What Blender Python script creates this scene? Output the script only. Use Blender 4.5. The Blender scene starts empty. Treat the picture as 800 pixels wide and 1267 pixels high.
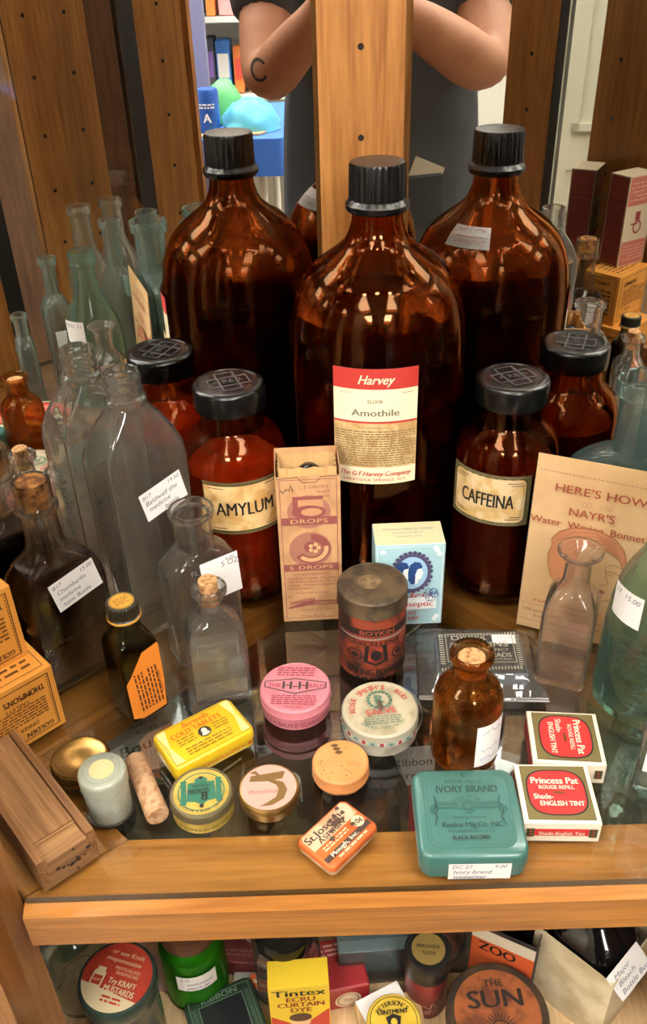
import bpy, bmesh, math, random
from mathutils import Vector, Matrix
PI = math.pi
R = math.radians
random.seed(7)
S = bpy.context.scene
COL = S.collection

# ------------------------------------------------------------------ camera, world, exposure
CAM_H = 0.475                      # the top of the glass shelf is z = 0
cd = bpy.data.cameras.new('camera')
cam = bpy.data.objects.new('camera', cd)
COL.objects.link(cam)
th, ro = R(33.638), R(1.798)
fw = Vector((0, math.cos(th), -math.sin(th)))
r0 = Vector((1, 0, 0))
u0 = r0.cross(fw)
rr = math.cos(ro) * r0 - math.sin(ro) * u0
uu = math.cos(ro) * u0 + math.sin(ro) * r0
cam.matrix_world = Matrix(((rr.x, uu.x, -fw.x, 0), (rr.y, uu.y, -fw.y, 0), (rr.z, uu.z, -fw.z, CAM_H), (0, 0, 0, 1)))
cd.sensor_fit = 'VERTICAL'
cd.sensor_height = 36.0
cd.lens = 1092.4 / 1267 * 36.0
cd.clip_start = 0.01
S.camera = cam
S.view_settings.view_transform = 'Standard'
S.view_settings.look = 'None'
S.view_settings.gamma = 1
S.view_settings.use_curve_mapping = False
S.view_settings.exposure = 0.0
cy = S.cycles
cy.max_bounces = 22
cy.diffuse_bounces = 4
cy.glossy_bounces = 10
cy.transmission_bounces = 18
cy.transparent_max_bounces = 24
cy.caustics_reflective = False
cy.caustics_refractive = True
cy.blur_glossy = 0.1
cy.sample_clamp_indirect = 6
W = bpy.data.worlds.new('world')
S.world = W
W.use_nodes = True
W.node_tree.nodes['Background'].inputs[0].default_value = (1.0, 0.93, 0.82, 1)
W.node_tree.nodes['Background'].inputs[1].default_value = 0.35
LAMP_L = 34.0                      # radiance of the ceiling troffers
PUCK_W = 0.5

# ------------------------------------------------------------------ materials
def lin(c):
    return c / 12.92 if c <= 0.04045 else ((c + 0.055) / 1.055) ** 2.4
def hx(h):
    h = h.lstrip('#')
    return tuple(lin(int(h[i:i + 2], 16) / 255) for i in (0, 2, 4)) + (1,)
MATS = {}
def nodemat(name):
    m = bpy.data.materials.new(name)
    m.use_nodes = True
    nt = m.node_tree
    nt.nodes.clear()
    return m, nt, nt.nodes.new('ShaderNodeOutputMaterial')
def paint(h, rough=0.5, metal=0.0, wear=None, wscale=30, wamt=0.5, coat=0, bump=0):
    """a painted, printed or paper surface; wear mixes a second colour in by noise"""
    key = ('p', h, rough, metal, wear, wscale, wamt, coat, bump)
    if key in MATS: return MATS[key]
    m, nt, out = nodemat('surface')
    p = nt.nodes.new('ShaderNodeBsdfPrincipled')
    p.inputs['Base Color'].default_value = hx(h)
    p.inputs['Roughness'].default_value = rough
    p.inputs['Metallic'].default_value = metal
    p.inputs['Coat Weight'].default_value = coat
    if wear or bump:
        tc = nt.nodes.new('ShaderNodeTexCoord')
        nz = nt.nodes.new('ShaderNodeTexNoise')
        nz.inputs['Scale'].default_value = wscale
        nz.inputs['Detail'].default_value = 6
        nt.links.new(tc.outputs['Object'], nz.inputs['Vector'])
    if wear:
        cr = nt.nodes.new('ShaderNodeValToRGB')
        a = 0.5 + (0.5 - wamt) * 0.35
        cr.color_ramp.elements[0].position = max(0, a - 0.09)
        cr.color_ramp.elements[1].position = min(1, a + 0.09)
        cr.color_ramp.elements[0].color = hx(h)
        cr.color_ramp.elements[1].color = hx(wear)
        nt.links.new(nz.outputs['Fac'], cr.inputs['Fac'])
        nt.links.new(cr.outputs['Color'], p.inputs['Base Color'])
    if bump:
        b = nt.nodes.new('ShaderNodeBump')
        b.inputs['Strength'].default_value = bump
        b.inputs['Distance'].default_value = 0.002
        nt.links.new(nz.outputs['Fac'], b.inputs['Height'])
        nt.links.new(b.outputs['Normal'], p.inputs['Normal'])
    nt.links.new(p.outputs[0], out.inputs[0])
    MATS[key] = m
    return m
def wood(light, dark, rough=0.35, along=0, scale=1.0, coat=0.0, streak=40):
    key = ('w', light, dark, rough, along, scale, coat, streak)
    if key in MATS: return MATS[key]
    m, nt, out = nodemat('wood')
    N = nt.nodes.new
    L = nt.links.new
    p = N('ShaderNodeBsdfPrincipled')
    p.inputs['Roughness'].default_value = rough
    p.inputs['Coat Weight'].default_value = coat
    p.inputs['Coat Roughness'].default_value = 0.15
    tc = N('ShaderNodeTexCoord')
    mp = N('ShaderNodeMapping')
    sc = [streak * 2.2] * 3
    sc[along] = 5.0
    mp.inputs['Scale'].default_value = [s * scale for s in sc]
    n1 = N('ShaderNodeTexNoise')
    n1.inputs['Scale'].default_value = 1.0
    n1.inputs['Detail'].default_value = 5
    n1.inputs['Distortion'].default_value = 0.6
    mp2 = N('ShaderNodeMapping')
    s2 = [streak * 9] * 3
    s2[along] = 22
    mp2.inputs['Scale'].default_value = [s * scale for s in s2]
    n2 = N('ShaderNodeTexNoise')
    n2.inputs['Scale'].default_value = 1.0
    n2.inputs['Detail'].default_value = 3
    L(tc.outputs['Object'], mp.inputs[0]); L(mp.outputs[0], n1.inputs['Vector'])
    L(tc.outputs['Object'], mp2.inputs[0]); L(mp2.outputs[0], n2.inputs['Vector'])
    mx = N('ShaderNodeMix')
    mx.inputs[0].default_value = 0.4
    L(n1.outputs['Fac'], mx.inputs[2]); L(n2.outputs['Fac'], mx.inputs[3])
    cr = N('ShaderNodeValToRGB')
    cr.color_ramp.elements[0].position = 0.36
    cr.color_ramp.elements[1].position = 0.62
    cr.color_ramp.elements[0].color = hx(dark)
    cr.color_ramp.elements[1].color = hx(light)
    L(mx.outputs[0], cr.inputs['Fac']); L(cr.outputs['Color'], p.inputs['Base Color'])
    L(p.outputs[0], out.inputs[0])
    MATS[key] = m
    return m
def glass(color, mix=0.25, rough=0.0, ior=1.45, tcol=None, haze=0.0, hcol='d8dcd8'):
    """blown glass: refraction with a share of straight transmission"""
    key = ('g', color, mix, rough, ior, tcol, haze, hcol)
    if key in MATS: return MATS[key]
    m, nt, out = nodemat('glass')
    g = nt.nodes.new('ShaderNodeBsdfGlass')
    g.inputs['Color'].default_value = hx(color)
    g.inputs['Roughness'].default_value = rough
    g.inputs['IOR'].default_value = ior
    t = nt.nodes.new('ShaderNodeBsdfTransparent')
    t.inputs['Color'].default_value = hx(tcol or color)
    x = nt.nodes.new('ShaderNodeMixShader')
    x.inputs[0].default_value = mix
    nt.links.new(g.outputs[0], x.inputs[1])
    nt.links.new(t.outputs[0], x.inputs[2])
    if haze:                                   # the dusty film of old glass, and pale colour added to brighten dark bottles
        d = nt.nodes.new('ShaderNodeBsdfDiffuse')
        d.inputs['Color'].default_value = hx(hcol)
        l = nt.nodes.new('ShaderNodeBsdfTranslucent')
        l.inputs['Color'].default_value = hx(hcol)
        dl_ = nt.nodes.new('ShaderNodeMixShader')
        y = nt.nodes.new('ShaderNodeMixShader')
        y.inputs[0].default_value = haze
        nt.links.new(d.outputs[0], dl_.inputs[1]); nt.links.new(l.outputs[0], dl_.inputs[2])
        nt.links.new(x.outputs[0], y.inputs[1]); nt.links.new(dl_.outputs[0], y.inputs[2])
        nt.links.new(y.outputs[0], out.inputs[0])
    else:
        nt.links.new(x.outputs[0], out.inputs[0])
    MATS[key] = m
    return m
def thin(color, refl=1.0, rough=0.0, veil=0.0):
    """flat panes and plastic film: fresnel reflection over straight transmission"""
    key = ('t', color, refl, rough, veil)
    if key in MATS: return MATS[key]
    m, nt, out = nodemat('pane')
    f = nt.nodes.new('ShaderNodeFresnel')
    f.inputs['IOR'].default_value = 1.5
    mu = nt.nodes.new('ShaderNodeMath')
    mu.operation = 'MULTIPLY'
    mu.inputs[1].default_value = refl
    g = nt.nodes.new('ShaderNodeBsdfGlossy')
    g.inputs['Roughness'].default_value = rough
    t = nt.nodes.new('ShaderNodeBsdfTransparent')
    t.inputs['Color'].default_value = hx(color)
    x = nt.nodes.new('ShaderNodeMixShader')
    nt.links.new(f.outputs[0], mu.inputs[0])
    nt.links.new(mu.outputs[0], x.inputs[0])
    nt.links.new(g.outputs[0], x.inputs[2])
    if veil:
        d = nt.nodes.new('ShaderNodeBsdfDiffuse')
        d.inputs['Color'].default_value = (.75, .75, .72, 1)
        y = nt.nodes.new('ShaderNodeMixShader')
        y.inputs[0].default_value = veil
        nt.links.new(t.outputs[0], y.inputs[1]); nt.links.new(d.outputs[0], y.inputs[2])
        nt.links.new(y.outputs[0], x.inputs[1])
    else:
        nt.links.new(t.outputs[0], x.inputs[1])
    nt.links.new(x.outputs[0], out.inputs[0])
    MATS[key] = m
    return m
def mirror_mat():
    if 'mir' in MATS: return MATS['mir']
    m, nt, out = nodemat('mirror')
    g = nt.nodes.new('ShaderNodeBsdfGlossy')
    g.inputs['Color'].default_value = (0.86, 0.87, 0.85, 1)
    g.inputs['Roughness'].default_value = 0.0
    nt.links.new(g.outputs[0], out.inputs[0])
    MATS['mir'] = m
    return m
def glow(color, s):
    key = ('e', color, s)
    if key in MATS: return MATS[key]
    m, nt, out = nodemat('lamp_face')
    e = nt.nodes.new('ShaderNodeEmission')
    e.inputs[0].default_value = hx(color)
    e.inputs[1].default_value = s
    nt.links.new(e.outputs[0], out.inputs[0])
    MATS[key] = m
    return m

OAK = wood('be7f3a', '965d24', 0.32, coat=0.2)
OAKZ = wood('ae7840', '845222', 0.35, along=2, coat=0.15)
DKOAKZ = wood('8a5c34', '6a4020', 0.4, along=2, coat=0.2)
WALNUT = wood('6a4630', '4c3020', 0.4, along=2)
PALEWOOD = wood('dcbf92', 'c4a072', 0.5, along=1)
BROWNBOX = wood('a07448', '6a4424', 0.55, along=1, streak=60)
CLEAR = glass('fefefd', 0.10, haze=.03)
CLEARG = glass('fcfefd', 0.10, haze=.04, hcol='eef4ee')
AQUA = glass('f6fcfb', 0.12, haze=.07, hcol='c2e4e2')
AQUAD = glass('eefaf7', 0.12, haze=.025, hcol='a8dcd2')
AMBER = glass('e3c9a6', 0.15)
AMBERD = glass('dab086', 0.12)
BLACKP = paint('08090a', 0.27)
BLACKM = paint('141416', 0.4)
CORK = paint('c79a68', 0.85, wear='8e5e34', wscale=260, wamt=0.35, bump=0.4)
WHITE = paint('efeeea', 0.75)
TAGINK = '5a5e78'

# ------------------------------------------------------------------ mesh helpers
def link(name, verts, faces, mats, fmat=None, parent=None, smooth=40, loc=None, rot=None, label=None):
    me = bpy.data.meshes.new(name)
    me.from_pydata([tuple(v) for v in verts], [], faces)
    if not isinstance(mats, (list, tuple)): mats = [mats]
    for m in mats: me.materials.append(m)
    if fmat: me.polygons.foreach_set('material_index', fmat)
    if smooth:
        me.polygons.foreach_set('use_smooth', [True] * len(me.polygons))
        me.set_sharp_from_angle(angle=R(smooth))
    me.update()
    o = bpy.data.objects.new(name, me)
    COL.objects.link(o)
    if parent: o.parent = parent
    if loc: o.location = loc
    if rot: o.rotation_euler = rot
    if label: o['label'] = label
    return o
def thing(name, label, cat, loc=(0, 0, 0), rot=0, group=None):
    o = bpy.data.objects.new(name, None)
    o.empty_display_size = 0.02
    COL.objects.link(o)
    o.location = loc
    o.rotation_euler = rot if isinstance(rot, (tuple, list)) else (0, 0, rot)
    o['label'] = label
    o['category'] = cat
    if group: o['group'] = group
    return o
def structure(o):
    o['kind'] = 'structure'
    return o
class MB:
    def __init__(s): s.v = []; s.f = []; s.m = []
    def add(s, v, f, mi=0):
        b = len(s.v)
        s.v += [Vector(p) for p in v]
        s.f += [[i + b for i in q] for q in f]
        s.m += [mi] * len(f)
        return s
    def xf(s, mat, start=0):
        for i in range(start, len(s.v)): s.v[i] = mat @ s.v[i]
        return s
    def box(s, x0, x1, y0, y1, z0, z1, mi=0):
        v = [(x, y, z) for z in (z0, z1) for x, y in ((x0, y0), (x1, y0), (x1, y1), (x0, y1))]
        return s.add(v, [[3, 2, 1, 0], [4, 5, 6, 7], [0, 1, 5, 4], [1, 2, 6, 5], [2, 3, 7, 6], [3, 0, 4, 7]], mi)
    def rings(s, rings, cap0=True, cap1=True, mi=0, close=False):
        n = len(rings[0])
        v = [p for r in rings for p in r]
        f = []
        m = len(rings)
        for i in range(m - 1 + (1 if close else 0)):
            a, b = i * n, ((i + 1) % m) * n
            for j in range(n):
                k = (j + 1) % n
                f.append([a + j, a + k, b + k, b + j])
        if cap0 and not close: f.append(list(range(n - 1, -1, -1)))
        if cap1 and not close: f.append(list(range((m - 1) * n, m * n)))
        return s.add(v, f, mi)
    def lathe(s, prof, n=40, mi=0, c=(0, 0)):
        return s.rings([[(c[0] + r * math.cos(2 * PI * k / n), c[1] + r * math.sin(2 * PI * k / n), z) for k in range(n)] for r, z in prof], mi=mi)
    def loft(s, secs, k=6, mi=0):
        return s.rings([ring(*q, k=k) for q in secs], mi=mi)
    def prism(s, pts, z0, z1, mi=0):
        return s.rings([[(x, y, z) for x, y in pts] for z in (z0, z1)], mi=mi)
    def tube(s, path, rad, n=10, mi=0):
        path = [Vector(p) for p in path]
        if not isinstance(rad, (list, tuple)): rad = [rad] * len(path)
        rs = []
        up = None
        for i, p in enumerate(path):
            d = (path[min(i + 1, len(path) - 1)] - path[max(i - 1, 0)]).normalized()
            if up is None: up = d.orthogonal().normalized()
            up = (up - d * up.dot(d)).normalized()
            sd = d.cross(up)
            rs.append([p + rad[i] * (up * math.cos(2 * PI * j / n) + sd * math.sin(2 * PI * j / n)) for j in range(n)])
        return s.rings(rs, mi=mi)
    def build(s, name, mats, parent=None, smooth=40, **kw):
        return link(name, s.v, s.f, mats, s.m, parent, smooth, **kw)
def ring(z, hx_, hy_, r, k=6):
    """a rounded rectangle; a circle when r equals both half sizes"""
    r = min(r, hx_, hy_)
    out = []
    for q, (sx, sy) in enumerate(((1, 1), (-1, 1), (-1, -1), (1, -1))):
        cx, cy_ = sx * (hx_ - r), sy * (hy_ - r)
        for j in range(k):
            a = q * PI / 2 + (PI / 2) * (j + 0.5) / k
            out.append((cx + r * math.cos(a), cy_ + r * math.sin(a), z))
    return out
def fbox(x0, x1, y0, y1, z0, z1, name, mat, parent=None, bev=0.0, **kw):
    b = MB()
    if bev:
        cx, cy_ = (x0 + x1) / 2, (y0 + y1) / 2
        hx_, hy_ = (x1 - x0) / 2, (y1 - y0) / 2
        b.loft([(z0, hx_ - bev, hy_ - bev, bev * .6), (z0 + bev, hx_, hy_, bev), (z1 - bev, hx_, hy_, bev), (z1, hx_ - bev, hy_ - bev, bev * .6)], k=3)
        b.xf(Matrix.Translation((cx, cy_, 0)))
    else:
        b.box(x0, x1, y0, y1, z0, z1)
    return b.build(name, mat, parent, **kw)

# ------------------------------------------------------------------ printing: flat art in (u, v) laid on a surface
TXT = {}
def glyphs(s, bold=0.0, space=1.0):
    bold = 0
    key = (s, bold, space)
    if key not in TXT:
        c = bpy.data.curves.new('lettering', 'FONT')
        c.body = s
        c.size = 1.0
        c.offset = bold
        c.space_character = space
        c.resolution_u = 3
        o = bpy.data.objects.new('lettering', c)
        me = bpy.data.meshes.new_from_object(o)
        vs = [(v.co.x, v.co.y) for v in me.vertices]
        fs = [list(p.vertices) for p in me.polygons]
        bpy.data.objects.remove(o); bpy.data.curves.remove(c); bpy.data.meshes.remove(me)
        xs = [v[0] for v in vs] or [0]
        TXT[key] = (vs, fs, min(xs), max(xs))
    return TXT[key]
class Art:
    """layers of coloured shapes; each call lays its shape over the ones before"""
    def __init__(s): s.it = []; s.rot = 0; s.org = (0, 0)
    def _p(s, pts):
        c, n = math.cos(s.rot), math.sin(s.rot)
        return [(s.org[0] + x * c - y * n, s.org[1] + x * n + y * c) for x, y in pts]
    def poly(s, pts, mat):
        s.it.append((s._p(pts), [list(range(len(pts)))], mat)); return s
    def rect(s, x0, y0, x1, y1, mat, n=1):
        v = []; f = []
        for i in range(n + 1):
            x = x0 + (x1 - x0) * i / n
            v += [(x, y0), (x, y1)]
        for i in range(n): f.append([2 * i, 2 * i + 2, 2 * i + 3, 2 * i + 1])
        s.it.append((s._p(v), f, mat)); return s
    def frame(s, x0, y0, x1, y1, w, mat, n=1):
        s.rect(x0, y0, x1, y0 + w, mat, n); s.rect(x0, y1 - w, x1, y1, mat, n)
        s.rect(x0, y0, x0 + w, y1, mat); s.rect(x1 - w, y0, x1, y1, mat); return s
    def rrect(s, x0, y0, x1, y1, r, mat, k=5):
        xs = [x0 + r - r * math.cos(PI / 2 * i / k) for i in range(k + 1)]
        xs += [x0 + r + (x1 - x0 - 2 * r) * i / 8 for i in range(1, 8)] + [x1 - r + r * math.sin(PI / 2 * i / k) for i in range(k + 1)]
        v = []; f = []
        for x in xs:
            d = max(0, x0 + r - x, x - x1 + r)
            q = r - math.sqrt(max(0, r * r - d * d))
            v += [(x, y0 + q), (x, y1 - q)]
        for i in range(len(xs) - 1): f.append([2 * i, 2 * i + 2, 2 * i + 3, 2 * i + 1])
        s.it.append((s._p(v), f, mat)); return s
    def ell(s, x, y, a, b, mat, n=28):
        return s.poly([(x + a * math.cos(2 * PI * i / n), y + b * math.sin(2 * PI * i / n)) for i in range(n)], mat)
    def ringed(s, x, y, a, b, w, mat, n=36, a0=0, a1=2 * PI):
        v = []; f = []
        for i in range(n + 1):
            t = a0 + (a1 - a0) * i / n
            v += [(x + a * math.cos(t), y + b * math.sin(t)), (x + (a - w) * math.cos(t), y + (b - w) * math.sin(t))]
        for i in range(n): f.append([2 * i, 2 * i + 2, 2 * i + 3, 2 * i + 1])
        s.it.append((s._p(v), f, mat)); return s
    def line(s, pts, w, mat):
        v = []; f = []
        for i, p in enumerate(pts):
            a = Vector(pts[max(0, i - 1)]); b = Vector(pts[min(len(pts) - 1, i + 1)])
            d = (b - a); d = d / (d.length or 1)
            nx, ny = -d.y * w / 2, d.x * w / 2
            v += [(p[0] + nx, p[1] + ny), (p[0] - nx, p[1] - ny)]
        for i in range(len(pts) - 1): f.append([2 * i, 2 * i + 1, 2 * i + 3, 2 * i + 2])
        s.it.append((s._p(v), f, mat)); return s
    def text(s, t, x, y, size, mat, width=None, align='C', shear=0.0, bold=0.0, space=1.0, rot=0.0):
        vs, fs, a, b = glyphs(t, bold, space)
        k = size / 0.7                       # size = height of a capital
        kx = k if width is None else width / max(b - a, 1e-6)
        ox = {'C': -(a + b) / 2, 'L': -a, 'R': -b}[align]
        c, n = math.cos(rot), math.sin(rot)
        bw = min(bold, .035) * k * .8
        for d in ((-bw, bw) if bold > 0 else (0,)):
            out = []
            for vx, vy in vs:
                px_, py_ = (vx + ox) * kx + shear * vy * k + d, vy * k - (size / 2)
                out.append((x + px_ * c - py_ * n, y + px_ * n + py_ * c))
            s.it.append((s._p(out), fs, mat))
        return s
    def arc_text(s, t, x, y, rad, a_mid, size, mat, spread=None, bold=0.0, flip=False):
        n = len(t)
        step = (spread or size * n * 1.0 / rad) / max(n - 1, 1)
        for i, ch in enumerate(t):
            if ch == ' ': continue
            if flip:
                a = a_mid + (i - (n - 1) / 2) * step
                s.text(ch, x + rad * math.cos(a), y + rad * math.sin(a), size, mat, rot=a + PI / 2, bold=bold)
            else:
                a = a_mid - (i - (n - 1) / 2) * step
                s.text(ch, x + rad * math.cos(a), y + rad * math.sin(a), size, mat, rot=a - PI / 2, bold=bold)
        return s
    def print_(s, x0, y0, x1, y1, lines, mat, fill=0.55, seed=1, short=True):
        """rows too small to read: word-long dashes"""
        rd = random.Random(seed)
        h = (y1 - y0) / lines
        v = []; f = []
        for i in range(lines):
            y = y1 - (i + 0.5) * h
            end = x1 - ((x1 - x0) * rd.random() * 0.35 if short and i % 4 == 3 else 0)
            x = x0
            while x < end:
                w = h * rd.uniform(0.7, 2.4)
                w = min(w, end - x)
                b = len(v)
                hh = h * fill / 2
                v += [(x, y - hh), (x + w, y - hh), (x + w, y + hh), (x, y + hh)]
                f.append([b, b + 1, b + 2, b + 3])
                x += w + h * 0.4
        s.it.append((s._p(v), f, mat)); return s
    def hand(s, x0, x1, y, h, mat, seed=0, w=None):
        """a loose line of handwriting"""
        rd = random.Random(seed)
        pts = []
        x = x0
        while x < x1:
            pts.append((x, y + rd.uniform(-0.5, 0.5) * h * (1.6 if rd.random() < .2 else .7)))
            x += h * rd.uniform(0.16, 0.34)
        return s.line(pts, w or h * 0.13, mat)
    def build(s, name, parent, fn, off=0.00025, step=0.00006, **kw):
        V = []; F = []; M = []; mats = []
        for i, (pts, fs, mat) in enumerate(s.it):
            if mat not in mats: mats.append(mat)
            mi = mats.index(mat)
            b = len(V)
            V += [fn(p[0], p[1], off + step * i) for p in pts]
            F += [[q + b for q in f] for f in fs]
            M += [mi] * len(fs)
        return link(name, V, F, mats, M, parent, 0, **kw)
def flat(o, ux, uy):
    o, ux, uy = Vector(o), Vector(ux).normalized(), Vector(uy)
    uy = (uy - ux * uy.dot(ux)).normalized()
    n = ux.cross(uy)
    return lambda u, v, d: o + ux * u + uy * v + n * d
def top(z, ang=0, c=(0, 0)):
    return flat((c[0], c[1], z), (math.cos(ang), math.sin(ang), 0), (-math.sin(ang), math.cos(ang), 0))
def front(y, x=0, z=0):
    return flat((x, y, z), (1, 0, 0), (0, 0, 1))
def cyl(rad, z0=0, a0=-PI / 2):
    def fn(u, v, d):
        a = a0 + u / rad
        return Vector(((rad + d) * math.cos(a), (rad + d) * math.sin(a), z0 + v))
    return fn
def ink(h): return paint(h, 0.6)
# ------------------------------------------------------------------ glass makers
def bottle(name, label, cat, loc, rot, secs, wall, mat, base=0.005, k=6, group=None, fill=None, fillmat=None, fillname='contents', glass_label=None):
    """secs: outer (z, half x, half y, corner radius) from the foot to the lip"""
    t = thing(name, label, cat, loc, rot, group)
    z0, a0, b0, c0 = secs[0]
    e = min(0.0022, a0 * .2)
    outer = [(z0 + .0002, a0 - e, b0 - e, max(c0 - e, .0005)), (z0 + e * .35, a0 - e * .3, b0 - e * .3, c0), (z0 + e, a0, b0, c0)] + [q for q in secs if q[0] > z0 + e]
    inner = [(z, a - wall, b - wall, max(min(c, min(a, b)) - wall, .0006)) for z, a, b, c in secs if z > z0 + base + .001]
    a1, b1, c1 = a0 - wall, b0 - wall, max(c0 - wall, .001)
    inn = [(z0 + base, a1 * .85, b1 * .85, c1), (z0 + base + .0012, a1, b1, c1)] + [q for q in inner if q[0] > z0 + base + .0015]
    zt, at, bt, ct = outer[-1]
    rings = [ring(*q, k=k) for q in outer] + [ring(zt + .0006, at - wall * .4, bt - wall * .4, ct - wall * .4, k=k)]
    inn[-1] = (zt, at - wall, bt - wall, ct - wall)
    rings += [ring(*q, k=k) for q in reversed(inn)]
    MB().rings(rings).build('glass_body', mat, t, smooth=42)
    if fill:
        g = .0007
        cs = [(z, a - g, b - g, max(c - g, .0005)) for z, a, b, c in inn if z < fill]
        for i in range(1, len(inn)):
            if inn[i - 1][0] < fill <= inn[i][0]:
                f = (fill - inn[i - 1][0]) / (inn[i][0] - inn[i - 1][0])
                q = [inn[i - 1][j] + f * (inn[i][j] - inn[i - 1][j]) for j in range(4)]
                cs.append((fill, q[1] - g, q[2] - g, q[3] - g))
        cs[0] = (cs[0][0] + g,) + cs[0][1:]
        MB().loft(cs, k=k).build(fillname, fillmat, t, smooth=42)
    return t
def rnd(z, r): return (z, r, r, r)
def cork(t, z0, z1, r, mat=None, name='cork', c=(0, 0)):
    MB().lathe([(r * .86, z0), (r * .93, (z0 + z1) / 2), (r, z1 - .001), (r - .001, z1)], 24, c=c).build(name, mat or CORK, t)
def tag(t, fn, w, h, lines, name='price_tag', seed=3, inkc=TAGINK, corner=0.0008):
    """a white sticker: lines are (text, x fraction, y fraction, capital height, align)"""
    a = Art()
    n = 6
    a.rect(-w / 2, -h / 2, w / 2, h / 2, WHITE, n)
    m = ink(inkc)
    for s_, fx, fy, sz, al in lines:
        a.text(s_, (fx - .5) * w, (fy - .5) * h, sz, m, align=al, shear=0.22, bold=-0.004)
    a.build(name, t, fn, label='white handwritten price sticker')
def ribbed_cap(t, prof, n, mat, depth, z0, z1, name='cap'):
    """a moulded screw cap; the wall between z0 and z1 is fluted"""
    N = n * 4
    rings = []
    for r, z in prof:
        rg = []
        for k in range(N):
            rad = r - (depth if (z0 <= z <= z1 and k % 4 in (0, 1)) else 0)
            a = 2 * PI * k / N
            rg.append((rad * math.cos(a), rad * math.sin(a), z))
        rings.append(rg)
    return MB().rings(rings).build(name, mat, t, smooth=30)

# ------------------------------------------------------------------ plan of the corner cabinet
CX, CYY = 0.0414, 0.7759                       # where the two mirrors meet
LE = (-0.315, 0.4434)                          # far left corner of the cabinet
RE = (0.402, 0.4068)
LF = (-0.190, 0.3184)
RF = (0.268, 0.2728)
ZB, ZT = -0.27, 0.80
def unit(p, q):
    d = math.hypot(q[0] - p[0], q[1] - p[1])
    return ((q[0] - p[0]) / d, (q[1] - p[1]) / d, d)
def wallplank(p, q, s0, s1, th, z0, z1, name, mat, parent, outward=True):
    """a board standing on the line p-q between distances s0 and s1; thickness on the outside (left of p->q if th > 0)"""
    ux, uy, d = unit(p, q)
    ang = math.atan2(uy, ux)
    b = MB().box(s0, s1, min(0, th), max(0, th), z0, z1)
    return b.build(name, mat, parent, smooth=0, loc=(p[0], p[1], 0), rot=(0, 0, ang))

cab = thing('corner_cabinet', 'honey oak corner display cabinet with two mirrored back walls', 'cabinet', (CX, CYY, 0))
cab_o = cab
def cabpart(o, **kw):
    o.parent = cab_o
    o.matrix_parent_inverse = Matrix.Translation((-CX, -CYY, 0))
    return o
# mirrors (glass faces on the inner line, backing outside)
ux, uy, dL = unit(LE, (CX, CYY))
cabpart(wallplank(LE, (CX, CYY), 0, dL, 0.004, ZB, ZT, 'mirror', mirror_mat(), None))
ux, uy, dR = unit((CX, CYY), RE)
cabpart(wallplank((CX, CYY), RE, 0, dR, 0.004, ZB, ZT, 'mirror', mirror_mat(), None))
cabpart(wallplank(LE, (CX, CYY), 0, dL + .012, 0.016, ZB, ZT, 'back_board', WALNUT, None)).location = Vector((LE[0], LE[1], 0)) + Vector((-.005 * .68, .005 * .73, 0))
cabpart(wallplank((CX, CYY), RE, -.012, dR, 0.016, ZB, ZT, 'back_board', WALNUT, None)).location = Vector((CX + .0035, CYY + .0036, 0))
HOLE = []
def peg_holes(o, fn, pts, r=0.0024):
    for u, v in pts:
        if not HOLE:
            a = Art(); a.ell(0, 0, r, r, paint('160c06', 0.9), 14)
            HOLE.append(a.build('peg_hole', None, flat((0, 0, 0), (1, 0, 0), (0, 0, 1)), off=0.0))
            h = HOLE[0]
        else:
            h = HOLE[0].copy(); COL.objects.link(h)
        h.parent = o
        h.location = fn(u, v, 0.0002)
        h.rotation_euler = (0, 0, 0 if fn(1, 0, 0).x > fn(0, 0, 0).x else PI)
HZ = [0.3985 - 0.0637 * k for k in range(-1, 6)]
post = MB().prism([(-.0355, -.0369), (.0305, -.0369), (.0335, -.0285), (0, .002), (-.0355, -.0305)], ZB, ZT).build('corner_post', OAKZ, None, smooth=0, loc=(CX, CYY, 0))
cabpart(post)
peg_holes(post, front(-.0369, -.0028, 0), [(0, z) for z in HZ])
# side walls: a plank by the mirror, a glass strip, a dark channel, a plank by the door
def side(p, q, sgn, s):
    for nm, a0, a1 in (('stile', s[0], s[1]), ('stile', s[3], s[4])):
        o = cabpart(wallplank(p, q, a0, a1, sgn * .018, ZB, ZT, nm, OAKZ, None))
        ang = 0
        fn = flat(((a0 + a1) / 2, 0, 0), (1, 0, 0), (0, 0, 1)) if sgn > 0 else flat(((a0 + a1) / 2, 0, 0), (-1, 0, 0), (0, 0, 1))
        peg_holes(o, fn, [(0, z) for z in HZ])
    cabpart(wallplank(p, q, s[1], s[2], sgn * .004, ZB, ZT, 'side_glass', thin('f8faf8'), None))
    cabpart(wallplank(p, q, s[2], s[3], sgn * .014, ZB, ZT, 'door_channel', paint('1c1a18', 0.4), None))
dl = unit(LE, LF)[2]
dr = unit(RE, RF)[2]
side(LE, LF, -1, (0.0, 0.052, dl - .078, dl - .066, dl))
side(RE, RF, 1, (0.0, 0.052, dr - .092, dr - .070, dr))
fbx = fbox(-.2545, -.1985, .282, .307, ZB, ZT, 'front_stile', OAKZ); cabpart(fbx)
fbx = fbox(.262, .312, .236, .262, ZB, ZT, 'front_stile', OAKZ); cabpart(fbx)
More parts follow.
